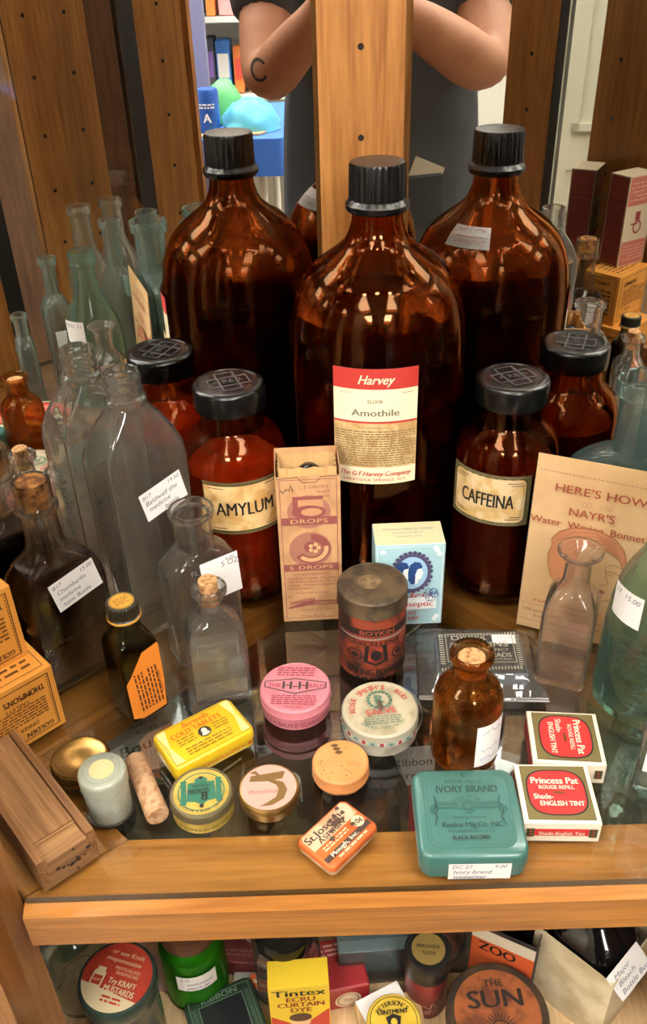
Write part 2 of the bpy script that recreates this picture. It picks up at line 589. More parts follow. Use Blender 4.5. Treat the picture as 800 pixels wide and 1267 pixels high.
# shelf frame (below the glass) and cabinet floor
def plan_board(pts, z0, z1, name, mat, ang, org):
    c, n = math.cos(-ang), math.sin(-ang)
    q = [((x - org[0]) * c - (y - org[1]) * n, (x - org[0]) * n + (y - org[1]) * c) for x, y in pts]
    return cabpart(MB().prism(q, z0, z1).build(name, mat, None, smooth=0, loc=(org[0], org[1], 0), rot=(0, 0, ang)))
GT = -0.006
plan_board([(-.184, .3025), (.262, .3025), (.285, .3540), (-.130, .3540), (-.186, .316)], GT - .0285, GT - .0004, 'shelf_rail', OAK, 0, (0, .33))
plan_board([(-.187, .317), (-.131, .3542), (-.203, .4250), (-.311, .443)], GT - .0275, GT - .0004, 'shelf_rail', OAK, R(135), (-.2, .38))
plan_board([(-.310, .4440), (-.2035, .4255), (.030, .6570), (.037, .735), (.006, .735)], GT - .0275, GT - .0004, 'shelf_rail', OAK, R(44), (-.1, .56))
plan_board([(.0375, .735), (.0305, .6565), (.292, .3955), (.397, .4072), (.071, .7350)], GT - .0275, GT - .0004, 'shelf_rail', OAK, R(-45), (.15, .55))
plan_board([(.264, .2800), (.397, .4065), (.2925, .3950), (.2855, .3540)], GT - .0275, GT - .0004, 'shelf_rail', OAK, R(45), (.3, .36))
plan_board([(-.185, .300), (.262, .270), (.400, .406), (.0414, .774), (-.313, .443)], ZB - .018, ZB, 'floor_board', PALEWOOD, 0, (0, .5))
plan_board([(-.236, .290), (.300, .262), (.300, .285), (-.236, .309)], ZB - .07, ZB - .019, 'base_rail', OAK, 0, (0, .29))
# the glass that lies on the frame
gp = [(-.186, .3130), (.268, .3130), (.268, .2830), (.393, .4050), (.075, .7320), (.003, .7320), (-.309, .4420), (-.198, .3290)]
gp = [(-.184, .3120), (.262, .3120), (.275, .2900), (.393, .4050), (.075, .7320), (.003, .7320), (-.309, .4420), (-.198, .3270)]
g = thing('glass_shelf', 'clear glass shelf lying on the oak frame under the bottles', 'shelf', (0, .5, GT))
b = MB()
n = len(gp)
b.add([(x, y - .5, z) for z in (0, .0058) for x, y in gp], [list(range(n - 1, -1, -1)), list(range(n, 2 * n))], 0)
b.add([(x, y - .5, z) for z in (0, .0058) for x, y in gp], [[j, (j + 1) % n, n + (j + 1) % n, n + j] for j in range(n)], 1)
b.build('pane', [thin('fafcfa', .55), thin('84968c', 1.3)], g, smooth=0)

# ------------------------------------------------------------------ the big jug and the two apothecary jars
RED = ink('b8342c'); CREAM = ink('e8dcb8'); TAN = ink('cdae78'); GREY = ink('5c564c'); BLK = ink('17140f')
t = thing('glass_jug', 'tall dark amber glass jug with black screw cap and red and cream paper label', 'jug', (.0466, .664, 0))
prof = [(0, .002), (.056, 0), (.065, .003), (.0688, .010), (.0705, .030), (.0712, .10), (.0714, .176), (.0702, .205), (.0680, .222), (.0640, .2365), (.0575, .249), (.0490, .2585), (.0400, .2655), (.0310, .272), (.0245, .278), (.0212, .2850), (.0192, .292), (.0186, .300), (.0186, .312)]
inn = [(.0150, .312), (.0155, .292), (.0175, .284), (.021, .2775), (.0275, .2705), (.037, .2630), (.0460, .2555), (.0545, .246), (.0605, .2345), (.065, .220), (.0672, .204), (.0684, .176), (.0680, .10), (.0675, .030), (.065, .013), (.055, .008), (0, .008)]
MB().lathe(prof + inn, 72).build('glass_body', AMBERD, t, smooth=50)
liq = [(0, .0087), (.0545, .0087), (.0643, .0137), (.0668, .030), (.0673, .10), (.0677, .176), (.0664, .204), (.0642, .220), (.0622, .2270), (0, .2270)]
MB().lathe(liq, 64).build('contents', paint('260d06', 0.12), t)
ribbed_cap(t, [(0, .2995), (.0225, .2995), (.0237, .3015), (.0238, .3045), (.0222, .3065), (.0212, .3080), (.0208, .3310), (.0198, .3332), (0, .3337)], 26, BLACKP, .0007, .3079, .3311)
a = Art()
w2, h2 = .0325, .0492
a.rect(-w2, -h2, w2, h2, CREAM, 24)
a.rect(-w2, h2 - .0165, w2, h2, RED, 24)
a.rect(-w2, -h2 + .0150, w2, h2 - .0435, paint('cdb07c', .7, wear='b8925a', wscale=120), 24)
a.rect(-w2, h2 - .0447, w2, h2 - .0430, RED, 24)
a.text('Harvey', 0, h2 - .0085, .0072, CREAM, width=.026, shear=.32, bold=.02)
a.text('Our No. 937', -.022, h2 - .0195, .0014, GREY, align='C'); a.text('Registered', .024, h2 - .0195, .0014, GREY)
a.text('ELIXIR', 0, h2 - .0262, .0030, GREY, width=.0115)
a.text('Amothile', 0, h2 - .0355, .0056, ink('6a6458'), width=.036, bold=.02)
a.text('Each fluidounce represents', 0, h2 - .0480, .0013, GREY)
a.print_(-.031, -h2 + .0165, .031, h2 - .0505, 15, ink('7a6a4c'), .42, 5)
a.text('The G.F.Harvey Company', 0, -h2 + .0098, .0042, RED, width=.056, shear=.25, bold=.02)
a.text('SARATOGA SPRINGS, N.Y.', 0, -h2 + .0042, .0026, RED, width=.050, bold=.01, space=1.1)
a.build('label', t, cyl(.0716, .1550, -PI / 2 - .075), label='cream paper label with a red band')
a = Art()                                   # price sticker on the shoulder at the back, seen in the mirror
a.rrect(-.019, -.0105, .019, .0105, .0012, WHITE)
a.line([(-.018, .003), (.018, .003)], .0003, GREY); a.line([(0, .003), (0, .0105)], .0003, GREY)
a.hand(-.015, -.004, .0065, .0035, RED, 4); a.hand(.004, .014, .0065, .0035, RED, 8)
a.hand(-.012, .012, -.0005, .003, RED, 2); a.hand(-.015, .012, -.0055, .003, RED, 9)
ang = R(31)
ct = Vector((.0540 * math.cos(ang), .0540 * math.sin(ang), .2535))
nrm = Vector((.60 * math.cos(ang), .60 * math.sin(ang), .80)).normalized()
uxv = Vector((-math.sin(ang), math.cos(ang), 0)).normalized()
def shoulder(u, v, d):
    aa = ang + u / .054
    # follow the shoulder profile up the glass
    s = [(.0680, .222), (.0640, .2365), (.0575, .249), (.0490, .2585), (.0400, .2655), (.0310, .272)]
    f = 2.75 + (v + .0025) / .0128
    f = max(0, min(4.999, f)); i = int(f); f -= i
    r_ = s[i][0] + (s[i + 1][0] - s[i][0]) * f; z_ = s[i][1] + (s[i + 1][1] - s[i][1]) * f
    return Vector(((r_ + .0006 + d) * math.cos(aa), (r_ + .0006 + d) * math.sin(aa), z_ + .0008 + d))
b = Art()
for j in range(6): b.rect(-.019, -.0105 + .0035 * j, .019, -.0105 + .0035 * (j + 1), WHITE, 10)
b.it += a.it[1:]
b.build('price_sticker', t, shoulder, label='white price sticker on the shoulder')

def jar(label, loc, text, lab_ang, content, glassm, tsize, twidth, cols, arc):
    t = thing('apothecary_jar', label, 'jar', loc)
    pr = [(0, .002), (.034, 0), (.0395, .003), (.0412, .009), (.0418, .03), (.0420, .118), (.0416, .126), (.0404, .1345), (.0378, .1415), (.0335, .1475), (.0285, .1520), (.0255, .1555), (.0246, .160), (.0246, .180)]
    ii = [(.0215, .180), (.0215, .160), (.0226, .1545), (.0262, .1490), (.0312, .1445), (.0350, .1390), (.0376, .1325), (.0388, .125), (.0392, .117), (.0390, .03), (.0380, .011), (.033, .007), (0, .007)]
    MB().lathe(pr + ii, 64).build('glass_body', glassm, t, smooth=50)
    MB().lathe([(0, .0077), (.0325, .0077), (.0372, .0117), (.0383, .03), (.0385, .112), (.0375, .1215), (.026, .1245), (.012, .1215), (0, .1225)], 56).build('contents', content, t)
    m = MB()
    m.lathe([(0, .1695), (.0262, .1695), (.0274, .1702), (.0278, .1716), (.0278, .1856), (.0272, .1874), (.0258, .1886), (.0225, .1890), (.0222, .1886), (0, .1886)], 64)
    m.build('lid', BLACKP, t, smooth=35)
    a = Art(); d = paint('48484c', .4)
    for ax in (1, 0):
        for q in (-.007, .007):
            if ax: a.rect(q - .0008, -.015, q + .0008, .015, d)
            else: a.rect(-.015, q - .0008, .015, q + .0008, d)
    a.frame(-.0158, -.0078, .0158, .0078, .0009, d); a.frame(-.0078, -.0158, .0078, .0158, .0009, d)
    a.text('RE', 0, 0, .006, d); a.text('A', -.010, 0, .0045, d); a.text('L', .010, 0, .0045, d)
    a.build('lid_emblem', t, top(.1886, .35), label='embossed cross emblem on the lid')
    pap, brd, tx = cols
    a = Art()
    W2, H2 = .0335, .0185
    if arc:
        a.rect(-W2, -H2 - .0052, W2, H2 + .0052, brd, 24)
        a.rect(-W2 + .001, -H2 - .0018, W2 - .001, H2 + .0018, pap, 24)
        a.rect(-W2, H2 + .0022, W2, H2 + .0028, tx, 24); a.rect(-W2, -H2 - .0028, W2, -H2 - .0022, tx, 24)
        for sx in (-1, 1): a.rect(sx * .022 - .006, H2 - .0006, sx * .022 + .006, H2, tx, 6); a.rect(sx * .022 - .006, -H2, sx * .022 + .006, -H2 + .0006, tx, 6)
    else:
        a.rect(-W2, -H2 - .004, W2, H2 + .004, brd, 24)
        a.rrect(-W2 + .0028, -H2 - .0016, W2 - .0028, H2 + .0016, .005, tx, 6)
        a.rrect(-W2 + .0036, -H2 - .0008, W2 - .0036, H2 + .0008, .0044, pap, 6)
        for sx in (-1, 1):
            for sy in (-1, 1):
                a.rect(sx * .021 - .0055, sy * (H2 - .0022) - .0003, sx * .021 + .0055, sy * (H2 - .0022) + .0003, tx, 4)
                a.rect(sx * .023 - .0045, sy * (H2 - .0042) - .0003, sx * .023 + .0045, sy * (H2 - .0042) + .0003, tx, 4)
    a.text(text, 0, 0, tsize, tx, width=twidth, bold=.02)
    a.build('label', t, cyl(.0423, .1010 if arc else .1035, -PI / 2 + lab_ang), label='yellowed paper label')
    return t
PAPER = paint('d8b67e', .7, wear='c09656', wscale=90, wamt=.45)
jar('dark amber glass jar with black lid, its yellowed label reading CAFFEINA', (.1456, .6064, GT + .006), 'CAFFEINA', -.50, paint('54200f', .5), AMBERD, .0120, .042, (paint('d9c094', .7, wear='c8a468', wscale=90), paint('6a6040', .55), BLK), False)
jar('dark amber glass jar of red powder with black lid, its yellowed label reading AMYLUM', (-.0691, .6123, 0), 'AMYLUM', .22, paint('a04a30', .75, wear='86381f', wscale=60, bump=.3), glass('e6c09a', .2), .0118, .046, (PAPER, paint('5e5230', .5), BLK), True)

# ------------------------------------------------------------------ clear and aqua bottles
def rect_shoulder(h, hx_, hy_, rc, zs, zn, rn, lip, liph, k=5, neckr=None):
    """panel bottle: straight body to zs, rounded shoulder to zn, neck to the lip"""
    out = [(0, hx_, hy_, rc), (zs, hx_, hy_, rc)]
    for i in range(1, k + 1):
        f = i / k
        c = math.cos(f * PI / 2)
        s_ = math.sin(f * PI / 2)
        a = rn + (hx_ - rn) * c
        b_ = rn + (hy_ - rn) * c
        r_ = rc + (rn - rc) * min(1, f * 1.0)
        out.append((zs + (zn - zs) * s_ * (0.55 + .45 * f), a, b_, max(min(r_, a, b_), .001)))
    out += [rnd(zn + (h - liph - zn) * .5, neckr or rn), rnd(h - liph, neckr or rn)]
    out += [rnd(h - liph + .0008, lip - .0006), rnd(h - liph * .5, lip), rnd(h - .001, lip - .0003)]
    return out
# tall ribbed-panel medicine bottle with threaded neck
secs = [(0, .0330, .0195, .0035), (.150, .0335, .0200, .0035), (.160, .0325, .0195, .0045), (.172, .0285, .0180, .0065), (.183, .0230, .0160, .010), (.191, .0170, .0142, .0125), (.1955, .0142, .0138, .0135),
        rnd(.1975, .0150), rnd(.2000, .0150), rnd(.2012, .0130), rnd(.205, .0126), rnd(.2065, .0134), rnd(.2085, .0134), rnd(.210, .0126), rnd(.2120, .0126), rnd(.2135, .0134), rnd(.2155, .0134), rnd(.2165, .0125), rnd(.2200, .0125)]
t = bottle('glass_bottle', 'tall clear panel bottle with open threaded neck and white sticker, left of the red-powder jar', 'bottle', (-.138, .568, 0), R(43), secs, .0022, CLEARG)
tag(t, flat((.007, -.0203, .123), (.97, 0, .2), (-.2, 0, .97)), .038, .025, [('B17', .06, .82, .0035, 'L'), ('19.50', .95, .86, .0035, 'R'), ('Baldwell the', .08, .60, .0042, 'L'), ('medicine', .12, .37, .0038, 'L'), ('bottle', .45, .14, .0038, 'L')])
a = Art(); em = thin('eef4f2', 1.6, .08, .10)
a.text("Syrup Pepsin", 0, 0, .011, em, width=.095, shear=.2, bold=.01)
a.build('embossing', t, flat((-.0337, 0, .085), (0, 0, -1), (0, -1, 0)), off=.0002)

FLB = rect_shoulder(.1316, .0285, .0185, .012, .082, .099, .0140, .0168, .007)
t = bottle('glass_bottle', 'clear empty rounded bottle with wide open lip and paper sticker, behind the small corked bottle', 'bottle', (-.0947, .5276, 0), R(30), FLB, .0022, CLEAR)
tag(t, flat((.010, -.0188, .077), (1, 0, .05), (-.05, 0, 1)), .030, .036, [('4.00', .9, .9, .003, 'R')])
a = Art(); a.text('FL', -.017, 0, .0048, paint('777770', .5)); a.text('5 OZ.', .011, 0, .0048, paint('777770', .5), width=.015)
a.build('embossing', t, flat((.007, -.0188, .089), (1, 0, 0), (0, 0, 1)), off=.0012)

secs = [(0, .0215, .0165, .0035), (.052, .0215, .0165, .0035), (.060, .0205, .0160, .005), (.067, .0175, .0145, .008), (.072, .0130, .0122, .0118), rnd(.076, .0095), rnd(.083, .0088), rnd(.089, .0088), rnd(.0905, .0100), rnd(.0925, .0125), rnd(.0960, .0128), rnd(.0975, .0120)]
t = bottle('glass_bottle', 'small clear square bottle stoppered with a cork and half full of clear liquid', 'bottle', (-.0810, .4800, 0), R(13), secs, .0022, CLEAR, fill=.040, fillmat=glass('fdfdfa', .2, 0, 1.33, haze=.12, hcol='f0f0e8'))  # haze in the liquid paints in the white brightness of its refraction
cork(t, .083, .1035, .0068)
a = Art(); em = thin('f0f2ee', 1.6, .08, .10)
a.frame(-.0145, -.024, .0145, .029, .0009, em); a.text('MILLA', 0, .0, .0075, em, width=.024, rot=PI / 2) if 0 else None
a.text('ROSE', -.001, -.013, .0085, em, width=.022, rot=PI / 2); a.text('ALLA', -.001, .014, .0085, em, width=.024, rot=PI / 2)
a.build('embossing', t, front(-.0167, 0, .030), off=.0002)

# dark tonic bottle
secs = [(0, .0325, .0195, .007), (.082, .0330, .0200, .007), (.090, .0325, .0195, .009), (.098, .0295, .0185, .011), (.105, .0240, .0170, .013), (.1105, .0175, .0152, .0145), rnd(.1150, .0140), rnd(.1220, .0132), rnd(.140, .0124), rnd(.1445, .0126), rnd(.1460, .0150), rnd(.1495, .0152), rnd(.151, .0140), rnd(.1530, .0128), rnd(.1640, .0130), rnd(.1680, .0130)]
t = bottle('glass_bottle', 'tall corked bottle of near-black tonic with white handwritten sticker, beside the orange boxes', 'bottle', (-.1969, .5107, 0), R(43), secs, .0020, glass('faf9f6', .2), fill=.103, fillmat=paint('170b06', .15))
cork(t, .1465, .1690, .0098, paint('b07a3c', .8, wear='5e3413', wscale=150, wamt=.5, bump=.4))
tag(t, flat((.006, -.0204, .0865), (.98, 0, .19), (-.19, 0, .98)), .037, .026, [('B17', .06, .84, .0033, 'L'), ('15.00', .95, .86, .0033, 'R'), ('Chamberlin', .10, .62, .0036, 'L'), ('medicine', .10, .40, .0034, 'L'), ('tonic Bottle', .12, .18, .0034, 'L')])

# square dark bottle with orange label
t = bottle('glass_bottle', 'small square dark bottle with yellow screw cap and torn orange label', 'bottle', (-.1385, .4660, 0), R(38), [(0, .0150, .0150, .0025), (.060, .0152, .0152, .0025), (.0655, .0145, .0145, .004), (.070, .0125, .0125, .007), rnd(.0745, .0105), rnd(.080, .0095), rnd(.088, .0095)], .0018, glass('d8d6c4', .15), fill=.066, fillmat=paint('120f08', .2))
ribbed_cap(t, [(0, .0838), (.0108, .0838), (.0114, .0846), (.0114, .0868), (.0108, .0874), (.0110, .0880), (.0110, .0968), (.0100, .0978), (0, .0978)], 30, paint('2a2416', .35), .0007, .0879, .0969)
a = Art(); YL = paint('d8a03a', .45)
a.ell(0, 0, .0085, .0085, YL); a.ringed(0, 0, .0078, .0078, .0004, ink('5a3c10')); a.print_(-.0055, -.004, .0055, .004, 5, ink('8a5a1c'), .5, 3); a.build('cap_print', t, top(.0978))
MB().lathe([(.01145, .0848), (.01175, .0852), (.01175, .0864), (.01145, .0868)], 40).build('cap_band', YL, t)
a = Art(); ORG = paint('e88a2c', .65)
a.poly([(-.0135, -.027), (-.006, -.031), (.013, -.029), (.0143, -.002), (.0140, .029), (.0132, .031), (.001, .028), (-.0100, .011), (-.0142, .006)], ORG)
a.org = (0, 0); a.rot = PI / 2 + .06
a.print_(-.024, -.011, .012, .008, 7, ink('5a2e12'), .5, 11)
a.text('HAMPTON', -.005, -.0108, .0022, ink('4a2208'), width=.020)
a.rot = 0
a.build('label', t, front(-.01525, 0, .033), label='torn orange paper label')

# amber vial
t = bottle('glass_bottle', 'small amber glass bottle with a cork sunk in its lip, behind the teal tin', 'bottle', (.0909, .4125, 0), R(-12), [rnd(0, .0225), rnd(.050, .0228), rnd(.055, .0225), rnd(.0605, .0208), rnd(.0655, .0172), rnd(.0685, .0135), rnd(.072, .0115), rnd(.0830, .0113), rnd(.0850, .0128), rnd(.0870, .0140), rnd(.0895, .0143), rnd(.0915, .0136)], .0022, glass('e9cda4', .25), k=9)
cork(t, .074, .0880, .0088)
a = Art(); a.rect(-.012, -.0185, .012, .0185, WHITE, 12)
a.hand(-.008, .009, .012, .005, ink(TAGINK), 1, .0004); a.line([(-.0115, .0015), (.0115, .0025)], .0005, BLK); a.hand(-.009, .008, -.004, .005, ink('7a7ab0'), 5, .0004); a.hand(-.008, .006, -.012, .004, ink('7a7ab0'), 6, .0004)
a.build('price_tag', t, cyl(.0230, .0285, -PI / 2 + .85), label='white handwritten price sticker')

# flared vial
secs = [(0, .0185, .0185, .0045), (.062, .0188, .0188, .0045), (.069, .0182, .0182, .006), (.076, .0160, .0160, .008), (.0815, .0128, .0128, .0105), rnd(.0850, .0104), rnd(.089, .0095), rnd(.104, .0093), rnd(.1075, .0105), rnd(.1100, .0140), rnd(.1125, .0160), rnd(.1138, .0158)]
t = bottle('glass_bottle', 'clear square vial with a flared lip, standing in front of the pale leaflet', 'bottle', (.1755, .4860, 0), R(-22), secs, .0020, glass('fdfbfb', .12, haze=.02))
tag(t, flat((.0190, .002, .040), (0, 1, .1), (0, -.1, 1)), .016, .036, [])

# aqua bottles on the right
secs = rect_shoulder(.180, .0335, .0335, .0335, .100, .128, .0145, .0165, .010)
secs = [rnd(0, .0335), rnd(.012, .0340), rnd(.070, .0330), rnd(.090, .0315), rnd(.104, .0285), rnd(.117, .0235), rnd(.128, .0180), rnd(.138, .0145), rnd(.150, .0130), rnd(.163, .0125), rnd(.1640, .0145), rnd(.1675, .0150), rnd(.1690, .0138), rnd(.1705, .0152), rnd(.1770, .0155), rnd(.180, .0145)]
t = bottle('glass_bottle', 'round aqua glass bottle with thick teal foot at the edge of the leaflet', 'bottle', (.2260, .4600, 0), R(-40), secs, .0030, AQUAD, base=.010, k=10)
tag(t, cyl(.0322, .0960, -PI / 2 - .45), .026, .026, [('17.', .1, .8, .004, 'L'), ('15.00', .9, .8, .004, 'R')])
a = Art(); em = thin('dff2ec', 1.2, .05, .04)
for i, s_ in enumerate(('MEDICINE', 'COMPANY')): a.text(s_, .004 + i * .016, -.015, .0085, em, width=.062, rot=-PI / 2, bold=.01)
a.build('embossing', t, cyl(.0341, .060, -PI / 2 - .35), off=.0002)
secs = rect_shoulder(.215, .047, .0155, .010, .135, .160, .0165, .0205, .013, neckr=.0165)
t = bottle('glass_bottle', 'wide pale aqua glass bottle standing behind the pale leaflet', 'bottle', (.2220, .5410, 0), R(-30), secs, .0030, AQUA, k=7, fill=.08, fillmat=glass('eef7ee', .35, 0, 1.2))
t = bottle('glass_bottle', 'slim square aqua bottle, in the left mirror the leftmost of the tall aqua ones', 'bottle', (.2640, .4050, 0), R(-30), rect_shoulder(.162, .0165, .0165, .004, .095, .118, .0080, .0110, .010), .0022, AQUA)
tag(t, flat((-.0168, 0, .062), (0, -1, 0), (0, 0, 1)), .018, .030, [])
t = bottle('glass_bottle', 'clear long-necked bottle, in the left mirror behind the dark aqua one', 'bottle', (.3550, .4230, 0), 0, [rnd(0, .0270), rnd(.105, .0272), rnd(.120, .0255), rnd(.133, .0200), rnd(.142, .0155), rnd(.152, .0130), rnd(.185, .0120), rnd(.1865, .0145), rnd(.190, .0150), rnd(.196, .0142)], .0025, glass('fafdfc', .12, haze=.04), k=9)
t = bottle('glass_bottle', 'clear tapered bottle with sticker, in the left mirror beside the wide aqua one', 'bottle', (.2990, .4760, 0), R(-45), rect_shoulder(.195, .0215, .0150, .006, .110, .140, .0105, .0138, .010), .0022, glass('f7fcfb', .12, haze=.06, hcol='c4dcd8'))
tag(t, flat((-.002, .0153, .110), (-1, 0, .06), (.06, 0, 1)), .030, .026, [])
t = bottle('glass_bottle', 'short clear panel bottle, in the left mirror standing nearest the wooden stile', 'bottle', (.2150, .3780, 0), R(-25), rect_shoulder(.112, .0185, .0110, .005, .070, .086, .0075, .0098, .008), .0020, glass('f7fcfb', .12, haze=.06, hcol='c4dcd8'))
tag(t, flat((-.004, -.0113, .03), (1, 0, 0), (0, 0, 1)), .020, .018, [])

# ------------------------------------------------------------------ boxes and paper goods at the back
KR = paint('c09468', .75, wear='ae8056', wscale=50, wamt=.4)
INKR = ink('8a4a44')
t = thing('carton', 'tall open brown carton with purple printing, standing before the tall jug', 'box', (-.0110, .5545, 0), R(2))
bw, bd, bh = .0240, .030, .1440
m = MB()
m.box(-bw, bw, 0, .0006, 0, bh - .006); m.box(-bw, bw, bd - .0006, bd, 0, bh + .002)
m.box(-bw, -bw + .0006, .0006, bd - .0006, 0, bh + .001); m.box(bw - .0006, bw, .0006, bd - .0006, 0, bh + .001); m.box(-bw + .0006, bw - .0006, .0006, bd - .0006, 0, .0006)
m.build('carton_walls', KR, t, smooth=0)
rg = []
for z in (.10, bh - .001):
    rr_ = []
    N = 72
    for k in range(N):
        p = k / N * 4; s_ = int(p); f = p - s_
        e = .0010 * (math.sin(k * 2 * PI / 5) + 1)
        X, Y = bw - .002 - e, bd - .003 - e
        x0, y0, x1, y1 = -X, .003 + e, X, Y
        q = [(x0 + (x1 - x0) * f, y0), (x1, y0 + (y1 - y0) * f), (x1 - (x1 - x0) * f, y1), (x0, y1 - (y1 - y0) * f)][s_]
        rr_.append((q[0], q[1], z))
    rg.append(rr_)
MB().rings(rg, cap0=False, cap1=False).build('corrugated_liner', paint('c8a06a', .8), t, smooth=0)
a = Art()
a.frame(-.0215, .003, .0215, bh - .0085, .0005, INKR)
a.line([(-.0235, bh - .0075), (-.008, bh - .0062), (-.004, bh - .0112), (.006, bh - .0112), (.010, bh - .0065), (.0235, bh - .0062)], .0006, ink('5e3e28'))
LT = ink('c09468')
a.text('5 DROPS', .006, .1290, .0028, INKR, width=.018); a.text('TRADE', .011, .1245, .0024, INKR); a.text('MARK', .012, .1205, .0024, INKR)
a.hand(-.0205, -.011, .1275, .006, BLK, 12, .0007)
for (cx, cz, rx, rz) in ((0, .107, .0165, .015), (0, .072, .0165, .0165)): a.ell(cx, cz, rx, rz, ink('a06a56'))
a.rect(-.012, .105, .011, .121, INKR); a.rect(-.008, .108, .011, .118, ink('b88860')); a.ell(.0, .107, .013, .006, INKR); a.ell(.002, .107, .008, .0035, ink('b88860'))
a.rect(-.0215, .0955, .0215, .1025, INKR); a.text('DROPS', 0, .099, .0038, LT, width=.028, bold=.03, space=1.1)
a.ringed(.001, .073, .0145, .0140, .0065, INKR, 30, -2.6, 1.6); a.ringed(.001, .073, .0130, .0125, .0035, ink('c8a070'), 30, -2.4, .2); a.ell(.0, .075, .0050, .0050, INKR)
for i in range(5): a.ell(.003 + .0032 * math.cos(i * 1.256), .074 + .0032 * math.sin(i * 1.256), .0017, .0017, ink('d0a878'), 10)
a.rect(-.0215, .0525, .0215, .0590, INKR); a.text('5 DROPS', 0, .0557, .0036, LT, width=.034, bold=.03, space=1.1)
a.text('ACTIVE INGREDIENTS', 0, .0490, .0018, INKR, width=.030)
for i, s_ in enumerate(('Oil of Camphor, Menthol', 'Oil of Eucalyptus, Oil of', 'Cubeb, Methyl Salicylate', 'Base complete')): a.text(s_, -.0195, .0452 - i * .0032, .0018, INKR, width=.039 if i < 3 else .020, align='L', bold=.015)
a.text('Prepared only by:', 0, .0310, .0018, INKR, width=.026)
a.text('The', -.018, .0272, .0022, INKR)
a.poly([(-.0195, .0165), (-.004, .0225), (.0215, .0225), (.0215, .0180), (-.003, .0180), (-.0195, .0150)], INKR)
a.text('SWANSON', -.0085, .0222, .0038, INKR, width=.020, shear=.1, bold=.03, rot=.18); a.text('COMPANY', .0105, .0202, .0026, LT, width=.018, bold=.03)
a.text('Newark, N.Y., U.S.A.', .004, .0135, .0018, INKR, width=.026); a.text('Price $1.25', 0, .0075, .0020, INKR, width=.018)
a.build('print', t, front(0), off=.0002)
t2 = thing('glass_bottle', 'dark bottle top peeking out of the open brown carton', 'bottle', (-.0100, .5700, .0012), 0)
MB().lathe([(0, 0), (.009, 0), (.010, .002), (.010, .09), (.008, .102), (.0055, .110), (.0055, .116), (0, .116)], 28).build('glass_body', AMBERD, t2)
MB().lathe([(0, .1165), (.0085, .1165), (.0092, .118), (.0092, .130), (.0080, .1345), (.0050, .1370), (0, .1378)], 28).build('cap', BLACKP, t2)

# pale blue soap box
PB = paint('a6cbd2', .6); PY = paint('cfc9a0', .65)
t = thing('carton', 'small pale blue and cream carton with an oval portrait, behind the rusty red tin', 'box', (.0655, .5450, 0), R(1))
fbox(-.0270, .0270, 0, .0300, 0, .0800, 'carton_walls', PB, t, bev=.0005, smooth=0)
a = Art(); NV = ink('23457e'); PUR = ink('4e4a6a'); W_ = ink('e6ecea'); RS = ink('c0504c')
a.frame(-.0255, .002, .0255, .078, .0004, W_)
for x, z in ((-.021, .074), (.021, .074), (.021, .006), (-.021, .006), (.0225, .071), (.0195, .0765), (.0225, .009)): a.ell(x, z, .0022, .0022, W_, 10)
for i in range(26):
    q = 2 * PI * i / 26
    a.ell(.0015 + .0150 * math.cos(q), .0545 + .0185 * math.sin(q), .0018, .0018, PUR, 10)
a.ell(.0015, .0545, .0148, .0182, PUR); a.ell(.0015, .0545, .0122, .0156, ink('9cc2dc'))
for dx in (-.0058, .0046):
    a.poly([(dx + q, z) for q, z in ((-.0035, .0435), (-.0058, .0480), (-.0062, .0560), (-.0048, .0625), (-.0010, .0655), (.0030, .0645), (.0048, .0610), (.0044, .0575), (.0010, .0580), (-.0006, .0530), (.0000, .0470), (.0014, .0440))], NV)
    a.poly([(dx + q, z) for q, z in ((.0012, .0582), (.0044, .0590), (.0046, .0572), (.0058, .0540), (.0048, .0532), (.0052, .0518), (.0044, .0508), (.0046, .0494), (.0030, .0482), (.0018, .0484), (.0016, .0440), (-.0006, .0436), (-.0004, .0530))], W_)
a.text('Alcia', .004, .0325, .0062, RS, width=.026, shear=.3, bold=.03)
a.poly([(-.019, .0290), (.0215, .0315), (.0215, .0190), (-.019, .0170)], W_); a.text('Antiseptic', .002, .0240, .0052, RS, width=.034, bold=.03)
a.text('ART', .001, .0145, .0036, RS, width=.012, bold=0); a.text('SOAP', .001, .0095, .0036, RS, width=.014, bold=.03)
for i in range(8): a.ringed(.017 + .003 * math.cos(i), .033 + .004 * math.sin(i * 2.1), .003, .003, .0005, NV, 12)
a.build('print', t, front(0), off=.0002)
a = Art(); a.rect(-.0267, .0003, .0267, .0297, PY); a.frame(-.0240, .003, .0240, .027, .0003, ink('9ab0a8'))
a.text('LINCOLN CHEMICAL WORKS', 0, .0205, .0026, ink('6a7a84'), width=.040); a.text('MANUFACTURED BY', 0, .0155, .0018, ink('6a7a84'), width=.024); a.text('CHICAGO, U.S.A.', 0, .0105, .0022, ink('6a7a84'), width=.020)
a.build('top_print', t, flat((0, 0, .0800), (1, 0, 0), (0, 1, 0)), off=.0002, label='cream printed top panel')

